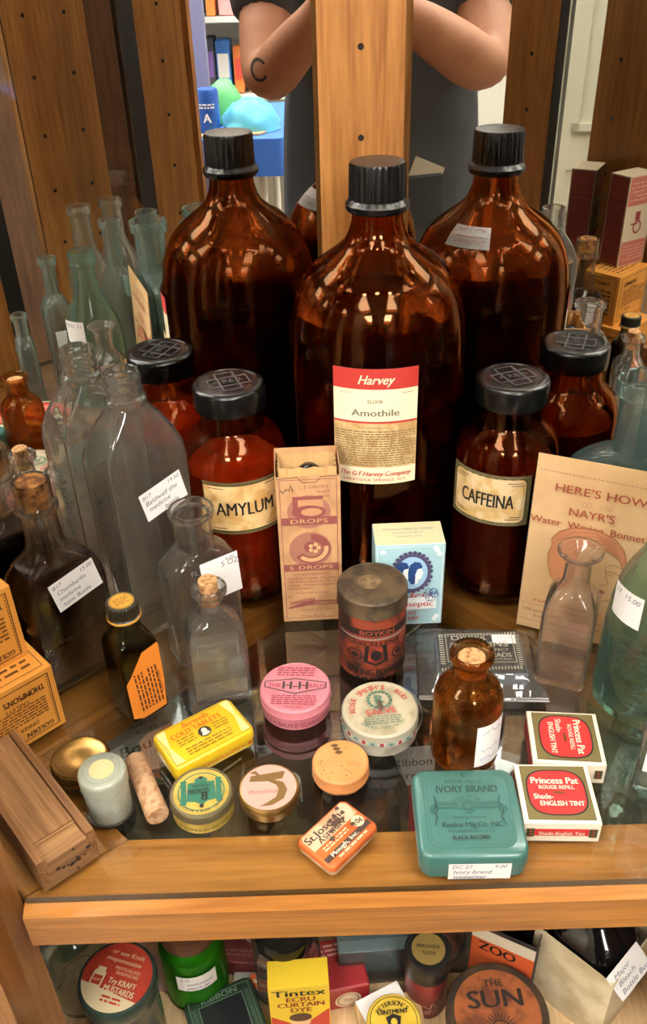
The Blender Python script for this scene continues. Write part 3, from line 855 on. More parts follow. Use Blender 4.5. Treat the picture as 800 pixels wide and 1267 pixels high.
# leaflet leaning on the aqua bottle
PAP = paint('d6b284', .75, wear='caa474', wscale=18, wamt=.45)
t = thing('leaflet', "pale folded leaflet with a woman's head in a bonnet, leaning on the aqua bottle", 'leaflet', (.1530, .5420, 0), (R(-2.2), 0, R(-24.5)))
lw, lh = .104, .1560
m = MB(); m.box(0, lw, 0, .0008, 0, lh)
m.build('front_sheet', PAP, t, smooth=0)
m = MB(); m.box(-.0006, lw - .002, .0010, .0018, .0005, lh - .022); m.build('back_sheet', paint('5a5650', .7), t, smooth=0, label='dark sheet behind the pale one')
a = Art(); RB = ink('a04c36'); SK = ink('7a4a30'); a.org = (-.0205, 0)
for i in range(34): a.rect(.023 + i * .0029, lh - .0125, .023 + i * .0029 + .0018, lh - .0121, ink('5e4630'))
cx = .064
a.text("HERE'S HOW", cx + .004, lh - .0235, .0066, RB, width=.064, bold=.012)
a.text('TO   USE', cx + .002, lh - .0335, .0040, ink('b88a66'), width=.022, shear=.2)
a.text("NAYR'S", cx, lh - .0415, .0066, RB, width=.032, bold=.012)
a.text('Water  Waving  Bonnet', cx - .002, lh - .0525, .0058, RB, width=.082, bold=.012)
HAIR = ink('c0805a')
hp = [(.047, .048), (.0415, .056), (.0385, .066), (.0375, .075), (.0395, .083), (.0385, .089), (.0435, .0965), (.052, .1015), (.062, .1035), (.074, .1025), (.084, .0985), (.0905, .091), (.0935, .081), (.0930, .073), (.088, .083), (.080, .0875), (.068, .0890), (.0625, .0870), (.058, .078), (.057, .068), (.055, .060)]
a.poly(hp, HAIR)
for k in range(5): a.line([(.043 + .004 * k, .088 - .004 * k), (.054 + .004 * k, .0985 - .003 * k), (.068 + .003 * k, .1005 - .0025 * k), (.084 + .0012 * k, .0955 - .003 * k)], .0003, SK)
a.line(hp + [hp[0]], .0004, SK)
a.line([(.0930, .075), (.0935, .069), (.0945, .0625), (.0930, .056), (.0900, .049), (.0850, .044), (.0790, .042), (.0740, .0440)], .0005, SK)
a.line([(.0800, .0745), (.0850, .0770), (.0915, .0755)], .0005, SK); a.line([(.0805, .0695), (.0845, .0710), (.0890, .0695), (.0950, .0695)], .0006, SK); a.line([(.0815, .068), (.087, .0675)], .0004, SK)
a.line([(.0795, .0740), (.0815, .066), (.0835, .0600), (.0810, .0575), (.0785, .0578)], .0004, SK)
a.poly([(.0720, .0525), (.0760, .0528), (.0790, .0535), (.0830, .0520), (.0810, .0495), (.0775, .0490)], ink('9a5a48')); a.line([(.0695, .0528), (.0830, .0520)], .0004, SK)
a.line([(.023, .026), (.120, .026)], .0003, ink('8a5a40')); a.text('HAIR WAVING CAP', .066, .0305, .0026, RB, width=.068)
a.text('Wave your own hair at home', .068, .0205, .0028, ink('8a5a40'), width=.088); a.text('Simple directions inside', .068, .0155, .0026, ink('8a5a40'), width=.070); a.line([(.023, .0105), (.120, .0105)], .0003, ink('8a5a40'))
a.build('print', t, front(0), off=.00015)

# ------------------------------------------------------------------ tins on the glass
def round_tin(name, label, loc, rot, r, h, lidh, bodym, lidm, art, sideart=None, rim=.0012, dome=.0, lidr=None, cat='tin'):
    t = thing(name, label, cat, loc, rot)
    lr = lidr or r + .0005
    MB().lathe([(0, 0), (r - .001, 0), (r, .001), (r, h - lidh + .0006), (0, h - lidh + .0006)], 56).build('tin_body', bodym, t, smooth=35)
    MB().lathe([(0, h - lidh + .0007), (lr, h - lidh + .0007), (lr + .0004, h - lidh + .0012), (lr, h - lidh + .0020), (lr, h - .0012), (lr - .0010, h), (lr - rim - .0006, h + .0001), (lr - rim - .0010, h - .0004 + dome), (0, h - .0004 + dome)], 56).build('lid', lidm, t, smooth=35)
    if art: art.build('lid_print', t, top(h - .0004 + dome))
    if sideart: sideart[0].build('side_print', t, cyl(sideart[1], sideart[2]))
    return t
# rusty red powder tin
rust = paint('8a3a22', .6, wear='2e1a12', wscale=70, wamt=.42)
t = round_tin('powder_tin', 'tall round rusty red and black tin with brown metal lid', (.0340, .5080, 0), R(4), .0254, .0735, .0150, rust, paint('5c4c36', .55, wear='3a2e22', wscale=60, metal=.3, bump=.2), None, cat='tin')
a = Art(); a.ringed(.001, 0, .0115, .0115, .0007, paint('463826', .5)); a.arc_text('GASOLINE', 0, 0, .0185, 0.4, .0045, paint('463826', .5), 1.6); a.ell(-.002, .001, .0085, .0085, paint('7a6244', .6, wear='5c4a32', wscale=160)); a.build('lid_print', t, top(.0731))
a = Art(); K = ink('1c1210'); RR_ = paint('9a3a24', .6, wear='5a2012', wscale=120)
a.rect(-.030, .0440, .030, .0500, K, 16); a.text('BOYKIN', 0, .047, .0040, ink('9a4a30'), width=.026, bold=.02)
a.rect(-.032, .0405, .032, .0420, paint('8a8478', .5), 16)
a.text('EXCELLENT', 0, .0370, .0042, K, width=.036, bold=.03)
a.poly([(-.009, .0345), (.007, .0345), (.008, .0190), (-.001, .0155), (-.010, .0190)], K); a.poly([(-.006, .0325), (.004, .0325), (.005, .0205), (-.001, .0180), (-.007, .0205)], RR_); a.ell(-.001, .026, .004, .005, K)
for sx in (-1, 1): a.ringed(sx * .017, .0250, .0062, .0055, .0012, K); a.ell(sx * .017, .025, .0030, .0027, K)
a.text('BAKING POWDER', 0, .0095, .0066, K, width=.046, bold=.035)
a.print_(-.016, .002, .016, .005, 1, K, .7, 3)
a.build('side_print', t, cyl(.0256, 0, -PI / 2 + .02))
# pink balm tin
PK = paint('d2808a', .5, wear='c6727e', wscale=60)
a = Art(); K = ink('3a3434'); LK = ink('8a3a4a')
a.ell(0, 0, .0236, .0236, PK, 40)
a.poly([(-.0225, .0050), (0, .0085), (.0225, .0050), (.0225, -.0010), (0, -.0075), (-.0225, -.0010)], K); a.poly([(-.0215, .0042), (0, .0074), (.0215, .0042), (.0215, -.0004), (0, -.0064), (-.0215, -.0004)], PK)
a.text('THE', -.0150, .0010, .0036, LK, bold=.02); a.text('BALM', .0155, .0010, .0036, LK, width=.011, bold=.02)
a.text('H-H', 0, .0010, .0078, K, width=.018, bold=.05)
a.print_(-.014, .0100, .014, .0195, 4, LK, .5, 2, False); a.print_(-.016, -.0185, .016, -.0085, 5, LK, .5, 3, False); a.text('PRICE 50c', 0, -.0205, .0022, LK)
s2 = Art(); s2.text('THE H & H BALM IS GUARANTEED', .0, .0055, .0038, LK, width=.064, bold=.01)
round_tin('balm_tin', 'round pink tin with black lettered lid, in the middle of the glass', (-.0243, .4600, 0), R(-4), .0249, .0190, .0085, PK, paint('d2808a', .4), a, (s2, .0251, 0), rim=.0010)
# rosebud salve tin
a = Art(); CRM = paint('b8ae92', .5, wear='a09478', wscale=80, wamt=.42); G = ink('4a6a58'); RD = ink('b04a40')
a.ell(0, 0, .0252, .0252, CRM, 40)
a.arc_text("SMITH'S", 0, 0, .0195, 1.80, .0046, RD, .95, .03); a.arc_text('ROSE', 0, 0, .0195, 2.95, .0040, RD, .55, .03); a.arc_text('BUD', 0, 0, .0195, .55, .0040, RD, .40, .03)
for i in range(18): q = i * PI / 9; a.ell(.0005 + .0080 * math.cos(q), .006 + .0080 * math.sin(q), .0013, .0013, G, 8)
a.text('R', .0005, .006, .0078, G, bold=.04)
a.text('SALVE', .0, -.0055, .0054, RD, width=.021, bold=.03, rot=.05)
a.print_(-.013, -.0175, .013, -.0095, 4, G, .4, 4, False); a.arc_text('ROSEBUD PERFUME CO.', 0, 0, .0215, -PI / 2, .0022, G, 1.5, flip=True)
a.poly([(-.0012, .0035), (.0012, .002), (.0018, -.003), (.0, -.006), (-.0018, -.002)], ink('4a3a2a'))
s2 = Art()
for i in range(26):
    u = -.075 + i * .006
    s2.rect(u - .003, .0072, u + .003, .0105, ink('9ab0a6') if i % 2 else ink('c4beb0')); s2.ell(u, .0088, .0015, .0018, ink('9c3a3c'), 8) if i % 2 == 0 else s2.ell(u, .0088, .0013, .0015, ink('5e8478'), 8)
salve = round_tin('salve_tin', 'round worn cream salve tin with red and green lettering, behind the peach lid', (.0350, .4350, 0), R(5), .0262, .0205, .0115, paint('b8b2a2', .45, wear='8a8474', wscale=60), paint('aea893', .4), a, (s2, .0269, 0.006), rim=.0012)
# yellow cold tablet tin
def rect_tin(name, label, loc, rot, hx_, hy_, h, rc, lidf, bodym, lidm, art, frontart=None, bev=.0016):
    t = thing(name, label, 'tin', loc, rot)
    zb = h * (1 - lidf)
    MB().loft([(0, hx_ - bev, hy_ - bev, rc - bev * .7), (bev * .6, hx_ - .0004, hy_ - .0004, rc), (zb, hx_ - .0004, hy_ - .0004, rc)], k=6).build('tin_body', bodym, t, smooth=40)
    MB().loft([(zb + .0001, hx_ + .0003, hy_ + .0003, rc), (zb + .0012, hx_ + .0003, hy_ + .0003, rc), (h - bev, hx_, hy_, rc), (h - bev * .3, hx_ - bev * .35, hy_ - bev * .35, rc), (h, hx_ - bev, hy_ - bev, rc - bev * .5)], k=6).build('lid', lidm, t, smooth=40)
    if art: art.build('lid_print', t, top(h))
    if frontart: frontart.build('front_print', t, front(-hy_ - .0004))
    return t
YEL = paint('e2bb22', .35, coat=.3); YR = ink('c86a1c'); YD = ink('8a6a14')
a = Art()
a.frame(-.0285, -.0165, .0285, .0165, .0004, YD)
PY2 = ink('eadc8a')
for sx in (-1, 1):
    a.poly([(sx * .0280, -.0160), (sx * .0215, -.0160), (sx * .0250, 0), (sx * .0215, .0160), (sx * .0280, .0160)], PY2); a.poly([(sx * .0276, -.0120), (sx * .0262, 0), (sx * .0276, .0120)], YEL)
a.text("Burwells", 0, .0128, .0046, YR, width=.020, shear=.25, bold=.03); a.text('COLD TABLETS', -.002, .0068, .0044, YR, width=.038, bold=.035)
a.print_(-.019, -.004, -.006, .0035, 3, YD, .4, 1); a.print_(.008, -.004, .019, .0035, 3, YD, .4, 2); a.print_(-.017, -.0145, .017, -.0065, 3, YD, .45, 3)
a.ell(.001, -.0008, .0046, .0046, BLK); a.ell(.001, -.0002, .0020, .0027, ink('e8e0c8')); a.ell(.001, -.0030, .0030, .0014, ink('e8e0c8'))
f2 = Art(); f2.print_(-.022, .005, .022, .0070, 1, ink('d8862a'), .8, 6, False); f2.rect(-.027, .0048, -.0235, .0075, YR); f2.rect(.0235, .0048, .027, .0075, YR); f2.rect(-.0225, .0035, .0225, .0041, PY2)
rect_tin('tablet_tin', 'flat bright yellow tablet tin with a small black portrait, lying at an angle', (-.0875, .4230, 0), R(34), .0305, .0190, .0150, .0050, .5, YEL, YEL, a, f2)
# lozenge tin
YG = paint('c2a84e', .4, wear='ae9440', wscale=60); DG = ink('2c6a54')
a = Art(); a.ell(0, 0, .0178, .0178, YG, 40); a.ringed(0, 0, .0150, .0150, .0008, DG)
a.poly([(-.0085, .0075), (.0085, .0075), (.0095, -.0070), (.004, -.0078), (0, -.0105), (-.004, -.0078), (-.0095, -.0070)], DG)
for sx in (-1, 1): a.rect(sx * .0112 - .0018, -.0085, sx * .0112 + .0018, .0085, DG); a.ell(sx * .0112, .0085, .0022, .0012, DG, 12); a.ell(sx * .0112, -.0085, .0022, .0012, DG, 12)
a.ell(0, .0085, .0042, .0028, DG, 14); a.ell(0, .0105, .0016, .0012, BLK, 10)
a.text('Allenburys', 0, .0045, .0020, BLK, width=.012, shear=.2); a.text('PASTILLES', -.0015, 0, .0034, BLK, width=.013, bold=.03); a.text('8', .002, -.0045, .0062, BLK, bold=.05); a.ell(0, -.0118, .0014, .0014, BLK, 10)
a.arc_text('GLYCERINE & BLACK CURRANT', 0, 0, .0164, -PI / 2, .0016, BLK, 1.9, flip=True)
s2 = Art(); s2.print_(-.022, .0035, .022, .0060, 1, ink('8a7a34'), .8, 9, False)
round_tin('lozenge_tin', 'round yellow tin with a dark green scroll on its lid, front row of the glass', (-.0835, .3715, 0), R(7), .0198, .0170, .0075, YG, paint('6c6448', .4, metal=.5), a, (s2, .0200, 0), rim=.0016)
# compact with pink lid
GOLD = paint('9c7a44', .3, metal=.75, wear='7a5c30', wscale=50)
PKL = paint('d8a294', .4)
a = Art(); a.ell(0, 0, .0184, .0184, PKL, 40); GB = paint('7a5c30', .35, metal=.4)
a.poly([(-.0125, .0050), (-.0115, .0095), (.0090, .0120), (.0110, .0115), (.0090, .0060), (-.002, .0045)], GB); a.poly([(-.0125, .0118), (-.0085, .0138), (-.0050, .0095), (-.0070, .0080), (-.0085, .0108)], GB)
pts_o = [(.0030, .0055), (.0095, .0030), (.0120, -.0030), (.0095, -.0100), (.0020, -.0145), (-.0065, -.0150), (-.0015, -.0125), (.0045, -.0085), (.0065, -.0030), (.0050, .0010), (-.0005, .0045)]
a.poly(pts_o, GB); a.text('PhotoFinish', -.0035, -.0035, .0030, ink('7a5a4c'), width=.019, shear=.25)
round_tin('powder_compact', 'round compact with pale pink lid, gold rim and a gold ribbon on it', (-.0410, .3775, 0), R(3), .0192, .0120, .0055, GOLD, GOLD, a, None, rim=.0010)
# peach lid tin
PE = paint('d8945a', .5, wear='cc864c', wscale=40)
a = Art(); a.ell(0, 0, .0178, .0178, PE, 36); GB2 = ink('54401a')
for i in range(3): a.poly([(-.0075 + i * .0016, .0130 - i * .0030), (-.0045 + i * .0016, .0150 - i * .0030), (-.0010 + i * .0016, .0136 - i * .0030), (-.0042 + i * .0016, .0114 - i * .0030)], GB2)
a.hand(.004, .0135, -.002, .005, ink('6a4420'), 3, .0003); a.hand(.002, .0085, -.0085, .005, ink('6a4420'), 8, .0003)
for i in range(9): a.ell(random.uniform(-.014, .014), random.uniform(-.014, .012), .0005, .0005, ink('4a2a12'), 7)
round_tin('powder_compact', 'round peach coloured tin lid with dark chevrons, chipped along its edge', (.0060, .3955, 0), R(-3), .0182, .0135, .0110, paint('a86c3c', .5, wear='3a2412', wscale=90, wamt=.4), PE, a, None, rim=.0008)
# aspirin tin
OR = paint('d2662c', .4, wear='c05a26', wscale=60); WC = paint('d8b694', .5, wear='b88e6a', wscale=90, wamt=.4); DB = ink('3c2a20')
t = rect_tin('aspirin_tin', 'small worn orange and cream pill tin lying askew on the wooden rail', (.0026, .3435, 0), R(46), .0212, .0152, .0085, .0042, .45, WC, OR, None, bev=.0010)
a = Art()
a.poly([(-.0195, .0010), (.0195, .0010), (.0195, .0110), (.0175, .0138), (-.0175, .0138), (-.0195, .0110)], WC)
a.poly([(-.0198, -.0105), (.0198, -.0105), (.0198, -.0065), (-.0198, -.0065)], DB)
a.text('St.Joseph', -.004, .0092, .0052, DB, width=.029, bold=.05); a.text('ASPIRIN', -.002, .0035, .0036, DB, width=.022, bold=.03)
a.print_(-.015, -.0045, .006, -.0005, 2, ink('e8c8a0'), .5, 4); a.print_(-.012, -.0135, .013, -.0112, 1, ink('e8c8a0'), .6, 5)
a.ell(.0145, -.0035, .0042, .0042, ink('e6c8a4')); a.text('10¢', .0145, -.0035, .0038, DB, width=.0062, bold=.04)
a.text('Plough, Inc.', -.003, -.0085, .0030, ink('e8d8c0'), width=.023, bold=.03)
for i in range(16):
    x, y = random.gauss(.003, .006), random.gauss(.005, .004); q = [(x + random.uniform(.6, 1.5) * .0016 * math.cos(k * .9), y + random.uniform(.6, 1.5) * .0013 * math.sin(k * .9)) for k in range(7)]; a.poly(q, ink('4a3426'))
a.build('lid_print', t, top(.0085))
# teal typewriter ribbon tin
TE = paint('41706a', .32, wear='3b6860', wscale=30, coat=.2); TD = ink('1e3c3a'); TL = ink('356058')
a = Art()
a.rrect(-.0265, -.0265, .0265, .0265, .008, TL, 6); a.rrect(-.0260, -.0260, .0260, .0260, .0078, TE, 6); a.rrect(-.0245, -.0245, .0245, .0245, .007, TL, 6); a.rrect(-.0241, -.0241, .0241, .0241, .0068, TE, 6)
a.text('C', 0, .0268, .0030, TD, bold=.03); a.text('ROYAL No.10.', 0, .0218, .0022, TD, width=.024); a.text('IVORY BRAND', .001, .0160, .0052, TD, width=.038, bold=.03)
a.arc_text('REG US PAT OFF', 0, -.002, .0120, PI / 2, .0016, TD, 1.5)
a.poly([(-.0045, .0075), (.0045, .0075), (.0045, .0010), (0, -.0030), (-.0045, .0010)], TL); a.ringed(0, .0025, .0030, .0030, .0006, TD); a.rect(-.0185, .0015, -.0055, .0060, TL); a.rect(.0055, .0015, .0185, .0060, TL); a.text('TRADE MARK', -.012, .0038, .0014, TD, width=.011); a.text('REGISTERED', .012, .0038, .0014, TD, width=.011)
for sx in (-1, 1):
    a.line([(sx * .0205, .010), (sx * .0190, .004), (sx * .0215, 0), (sx * .0195, -.006), (sx * .0215, -.012)], .0006, TD); a.ringed(sx * .0210, .0, .0022, .0032, .0005, TD)
a.text('MANUFACTURED BY', 0, -.0062, .0014, TD, width=.020); a.text('Keelox Mfg.Co. INC', .001, -.0112, .0036, TD, width=.036, bold=.02); a.text('ROCHESTER N.Y. U.S.A.', 0, -.0160, .0018, TD, width=.028); a.text('BLACK RECORD', -.001, -.0205, .0026, BLK, width=.022, bold=.03)
t = rect_tin('ribbon_tin', 'large square teal tin with dark lettering and white price tag on its front', (.0830, .3480, 0), R(-1), .0325, .0325, .0200, .0085, .55, TE, TE, a, None, bev=.0022)
tag(t, front(-.0329, .003, .0075), .037, .0145, [('DC 27', .06, .80, .0030, 'L'), ('9.00', .92, .82, .0030, 'R'), ('Ivory brand', .08, .48, .0034, 'L'), ('typewriter', .08, .16, .0032, 'L')])
# two rouge boxes
OL = paint('6e6238', .6); RDX = paint('cc2e2c', .5); WH = paint('e6dcc4', .65)
def rouge(label, loc, rot, flip):
    t = thing('rouge_box', label, 'box', loc, rot, 'rouge refill boxes')
    fbox(-.0235, .0235, -.0225, .0225, 0, .0180, 'carton_walls', WH, t, bev=.0006, smooth=0)
    a = Art(); a.rot = flip
    q = .0205
    a.rect(-q, -q, q, q, OL); a.frame(-q, -q, q, q, .0003, ink('3a3220'))
    def squircle(r, e=3.2, n=40): return [(r * 1.02 * math.copysign(abs(math.cos(k * 2 * PI / n)) ** (2 / e), math.cos(k * 2 * PI / n)), r * .96 * math.copysign(abs(math.sin(k * 2 * PI / n)) ** (2 / e), math.sin(k * 2 * PI / n))) for k in range(n)]
    a.poly(squircle(.0182), BLK); a.poly(squircle(.0172), RDX)
    a.text('Princess Pat', 0, .0090, .0050, WH, width=.0295, bold=.035); a.text('ROUGE REFILL', .0005, .0037, .0028, WH, width=.022, bold=.02)
    a.ell(.001, -.0005, .0045, .0010, ink('6a3a1c'), 14); a.text('Shade-', -.0088, -.0035, .0040, WH, width=.012, bold=.02); a.text('ENGLISH TINT', .0020, -.0088, .0036, WH, width=.027, bold=.03)
    a.build('lid_print', t, top(.0180), label='olive panel with a red lettered shield')
    for y_, rz in ((-.0225, 0), (.0225, PI)):
        f = Art(); f.rect(-.0165, .0060, .0165, .0125, RDX) if rz == 0 and not flip else f.rect(-.012, .006, .012, .0125, RDX)
        for sx in (-1, 1):
            f.rect(sx * .0190 - .0025, .0050, sx * .0190 + .0025, .0130, ink('54502c'))
            for k in range(3): f.rect(sx * .0190 - .0025, .0062 + k * .0024, sx * .0190 + .0025, .0070 + k * .0024, BLK)
            f.rect(sx * .0190 - .0004, .0050, sx * .0190 + .0004, .0130, ink('9a3a2c'))
        f.text('Shade-English Tint', 0, .0092, .0030, WH, width=.028, bold=.02)
        f.build('side_print', t, flat((0, y_, 0), (math.cos(rz), math.sin(rz), 0), (0, 0, 1)))
    for sx in (-1, 1):
        f = Art(); f.rect(-.0205, .002, .0205, .016, ink('8a2420')); f.rect(-.0205, .0035, .0205, .0040, BLK); f.rect(-.0205, .0140, .0205, .0145, BLK)
        f.build('side_print', t, flat((sx * .0235, 0, 0), (0, sx, 0), (0, 0, 1)))
    return t
rouge('olive and red rouge box with its lettering upright, front one beside the teal tin', (.1405, .3610, 0), R(-3), 0)
rouge('olive and red rouge box with its lettering turned sideways, behind the other one', (.1570, .4060, 0), R(-6), -PI / 2)
# black pin box in a plastic bag
t = thing('pin_box', 'flat black and white pin box inside a clear plastic bag', 'box', (.1150, .4960, .0008), R(-3))
fbox(-.0330, .0330, -.0230, .0230, 0, .0115, 'carton_walls', paint('5a6472', .5), t, bev=.0008, smooth=0)
a = Art(); BK = paint('16171a', .35); LG = ink('a8a694')
a.rect(-.0320, -.0220, .0320, .0220, BK)
for i in range(26): a.rect(-.030 + i * .0023, .0170, -.0288 + i * .0023, .0205, LG); a.rect(-.030 + i * .0023, -.0205, -.0288 + i * .0023, -.0170, LG)
for i in range(14): a.rect(-.0305, -.0160 + i * .0023, -.0270, -.0150 + i * .0023, LG); a.rect(.0270, -.0160 + i * .0023, .0305, -.0150 + i * .0023, LG)
a.frame(-.0255, -.0155, .0255, .0155, .0006, LG)
a.text('DRESS', -.008, .0105, .0045, LG, width=.026, bold=.02); a.text('PINS', .012, .0040, .0052, LG, width=.018, bold=.02); a.text('JEWELED', -.014, .0030, .0040, LG, width=.018); a.text('PERFECT', .012, -.0025, .0026, LG, width=.018); a.text('HEADS', .013, -.0080, .0045, LG, width=.018, bold=.02); a.text('MANUFACTURED', .010, -.0128, .0020, LG, width=.024)
a.build('lid_print', t, top(.0115))
bag = thing('plastic_bag', 'clear plastic zip bag around the flat black pin box', 'bag', (.1150, .4940, 0), R(-4))
nx, ny = 26, 20
v = []
rd = random.Random(5)
for j in range(ny + 1):
    for i in range(nx + 1):
        x, y = -.047 + .094 * i / nx, -.037 + .078 * j / ny
        dx = max(0, abs(x) - .0345) / .0125; dy = max(0, abs(y - .002) - .0245) / .0125
        d = min(1, math.hypot(dx, dy))
        z = .0142 * (1 - d) ** 1.3 + .0008 + (.0016 * rd.random() if 0 < d < 1 else .0005 * rd.random())
        v.append((x, y, z))
f = [[j * (nx + 1) + i, j * (nx + 1) + i + 1, (j + 1) * (nx + 1) + i + 1, (j + 1) * (nx + 1) + i] for j in range(ny) for i in range(nx)]
link('film', v, f, thin('f2f4f2', 1.6, .06, .07), None, bag, 60)
m = MB(); m.tube([(-.047, -.036, .0012), (0, -.0365, .0014), (.047, -.036, .0012)], .0009, 6); m.tube([(-.047, -.0335, .0012), (0, -.034, .0014), (.047, -.0335, .0012)], .0007, 6); m.build('zip_seal', thin('e4e0e8', 2, .1, .45), bag)
a = Art(); a.rrect(-.009, -.005, .009, .005, .001, WHITE); a.hand(-.006, .006, .002, .002, ink(TAGINK), 5); a.hand(-.006, .003, -.0018, .002, ink(TAGINK), 6); a.build('price_tag', bag, top(.0152, .0, (.019, .0145)), label='white price sticker')

# small white jar, cork, gold lid
t = thing('cream_jar', 'small pale milk glass jar with a round cream coloured lid patch', 'jar', (-.1440, .3735, 0), R(10))
MG = paint('a2a898', .3, coat=.4, wear='929886', wscale=60)
MB().lathe([(0, 0), (.0125, 0), (.0138, .001), (.0142, .004), (.0144, .024), (.0138, .0262), (0, .0262)], 44).build('glass_body', MG, t)
MB().lathe([(0, .0262), (.0144, .0262), (.0152, .0270), (.0153, .0350), (.0148, .0372), (.0135, .0382), (0, .0384)], 44).build('lid', paint('a0a694', .3, coat=.4), t)
a = Art(); a.ell(0, 0, .0078, .0078, paint('d4c48e', .5), 28); a.ringed(0, 0, .0115, .0115, .0005, ink('9aa08e')); a.arc_text('COLD CREAM', 0, 0, .0098, PI / 2, .0016, ink('8a907e'), 1.6); a.build('lid_print', t, top(.0384))
a = Art(); a.print_(-.016, .004, .016, .010, 2, ink('9a9c8c'), .4, 3); a.build('side_print', t, cyl(.0146, .003))
MB().lathe([(.0136, -.0000), (.0150, .0001), (.0150, .0012), (.0140, .0014)], 40).build('base_rim', paint('2e2c26', .4), t)
t = thing('wine_cork', 'loose pale cork lying beside the small pale jar', 'cork', (-.1218, .3840, .0076), (0, 0, 0))
m = MB(); m.lathe([(0, -.026), (.0066, -.026), (.0074, -.0250), (.0072, 0), (.0074, .025), (.0067, .026), (0, .026)], 28)
m.xf(Matrix.Rotation(math.atan2(-.048, .023) , 4, 'Z') @ Matrix.Rotation(PI / 2, 4, 'Y')); m.build('cork_body', paint('c8a07a', .85, wear='a87c54', wscale=220, wamt=.4, bump=.3), t)
t = thing('face_cream_jar', 'low jar with a shiny gold metal lid, behind the small pale jar', 'jar', (-.1690, .4060, 0))
MB().lathe([(0, 0), (.0165, 0), (.0172, .001), (.0172, .004), (0, .004)], 44).build('glass_body', CLEAR, t)
GLD = paint('8a6a3a', .22, metal=.85)
MB().lathe([(0, .0042), (.0195, .0042), (.0200, .005), (.0200, .0110), (.0192, .0126), (.0182, .0130), (.0165, .0124), (.0060, .0126), (0, .0128)], 52).build('lid', GLD, t)

# wooden slide box
t = thing('wooden_box', 'long narrow dark wooden box with a sliding lid, at the left front corner', 'box', (-.1585, .3270, 0), R(40))
L_, HW, HH = .108, .0185, .0260
m = MB(); m.box(-HW, -HW + .005, 0, L_, 0, HH); m.box(HW - .005, HW, 0, L_, 0, HH); m.box(-HW + .005, HW - .005, .002, L_ - .001, 0, .004)
m.build('box_sides', BROWNBOX, t, smooth=0)
fbox(-HW + .005, HW - .005, 0, .006, 0, HH - .004, 'end_panel', wood('a87e54', '7a5434', .65, along=0, streak=60), t, smooth=0)
m = MB(); m.box(-HW + .0052, HW - .0055, .0165, L_, HH - .0062, HH - .0022); m.build('sliding_lid', wood('a87c50', '74502e', .6, along=1, streak=70), t, smooth=0)
m = MB(); m.box(-HW + .0052, HW - .0055, .0025, .0162, HH - .0075, HH - .0042); m.box(-HW + .0052, HW - .0055, .0145, .0162, HH - .0042, HH - .0028); m.build('thumb_step', wood('b88e5c', '86603a', .6, along=0, streak=70), t, smooth=0)
a = Art()
for k in range(14): x, z = random.gauss(.002, .004), random.gauss(.011, .004); a.ell(x, z, random.uniform(.0005, .002), random.uniform(.0005, .0016), ink('2a180c'), 8)
a.build('ink_stain', t, front(0), off=.0002)

# orange cartons at the left, and the two tall maroon ones standing on them
OC = paint('e8a044', .6, wear='e0963a', wscale=20); OD = ink('3a2410'); OB = ink('6a4416')
def orange(label, loc, rot, w, d, h):
    t = thing('carton', label, 'box', loc, rot)
    fbox(-w, 0, 0, d, 0, h, 'carton_walls', OC, t, bev=.0004, smooth=0)
    a = Art(); a.org = (-w / 2, h / 2); a.rot = PI
    H, Wd = h / 2, w / 2
    a.frame(-Wd + .004, -H + .004, Wd - .004, H - .004, .0007, OD)
    for k in range(18): a.rect(-Wd + .0055, -H + .006 + k * (h - .012) / 18, -Wd + .0062, -H + .006 + (k + .6) * (h - .012) / 18, OB)
    a.text('GOLDEN', -Wd + .019, H - .0095, .0042, OD, width=.020, bold=.03); a.text('DINNER', -Wd + .026, H - .0165, .0034, OD, width=.014)
    a.print_(-Wd + .010, -H + .0195, Wd - .008, H - .021, 6, OB, .42, 8)
    a.text("THOMPSON'S", -Wd + .024, -H + .0115, .0050, OD, width=.030, bold=.05); a.text('TABLETS', -Wd + .030, -H + .0180, .0030, OD, width=.018)
    a.build('front_print', t, front(0), off=.0002)
    a = Art(); a.org = (-w / 2, d / 2); a.rot = PI
    a.frame(-Wd + .004, -d / 2 + .004, Wd - .004, d / 2 - .004, .0006, OB); a.text('GOLDEN', -Wd + .020, -d / 2 + .010, .0040, OD, width=.020, bold=.03); a.print_(-Wd + .010, -d / 2 + .014, Wd - .01, d / 2 - .008, 4, OB, .4, 3)
    a.build('top_print', t, flat((0, 0, h), (1, 0, 0), (0, 1, 0)), off=.0002)
    for s_, o, ux_ in ((1, (0, 0, 0), (0, 1, 0)), (2, (0, d, 0), (-1, 0, 0))):
        a = Art(); ww = d if s_ == 1 else w
        a.frame(.004, .004, ww - .004, h - .004, .0006, OB); a.print_(.009, .010, ww - .009, h - .018, 6, OB, .42, 4); a.text('TABLETS', ww / 2, h - .0115, .0036, OD, width=.022, bold=.03)
        a.build('side_print', t, flat(o, ux_, (0, 0, 1)), off=.0002)
    return t
orange('orange carton with upside-down lettering, bottom of the stack at the left edge', (-.1905, .4505, 0), R(43), .070, .046, .0560)
orange('orange carton with upside-down lettering, lying on top of the other orange carton', (-.2090, .4625, .0562), R(45), .068, .046, .0610)
MR_ = paint('8a3a34', .6); MC = paint('c8b89a', .65)
t = thing('carton', 'tall narrow maroon and cream carton standing on the orange boxes', 'box', (-.2680, .4470, .1174), R(58))
MW, MD, MH = .022, .015, .106
fbox(-MW, MW, -MD, MD, 0, MH, 'carton_walls', MC, t, bev=.0004, smooth=0)
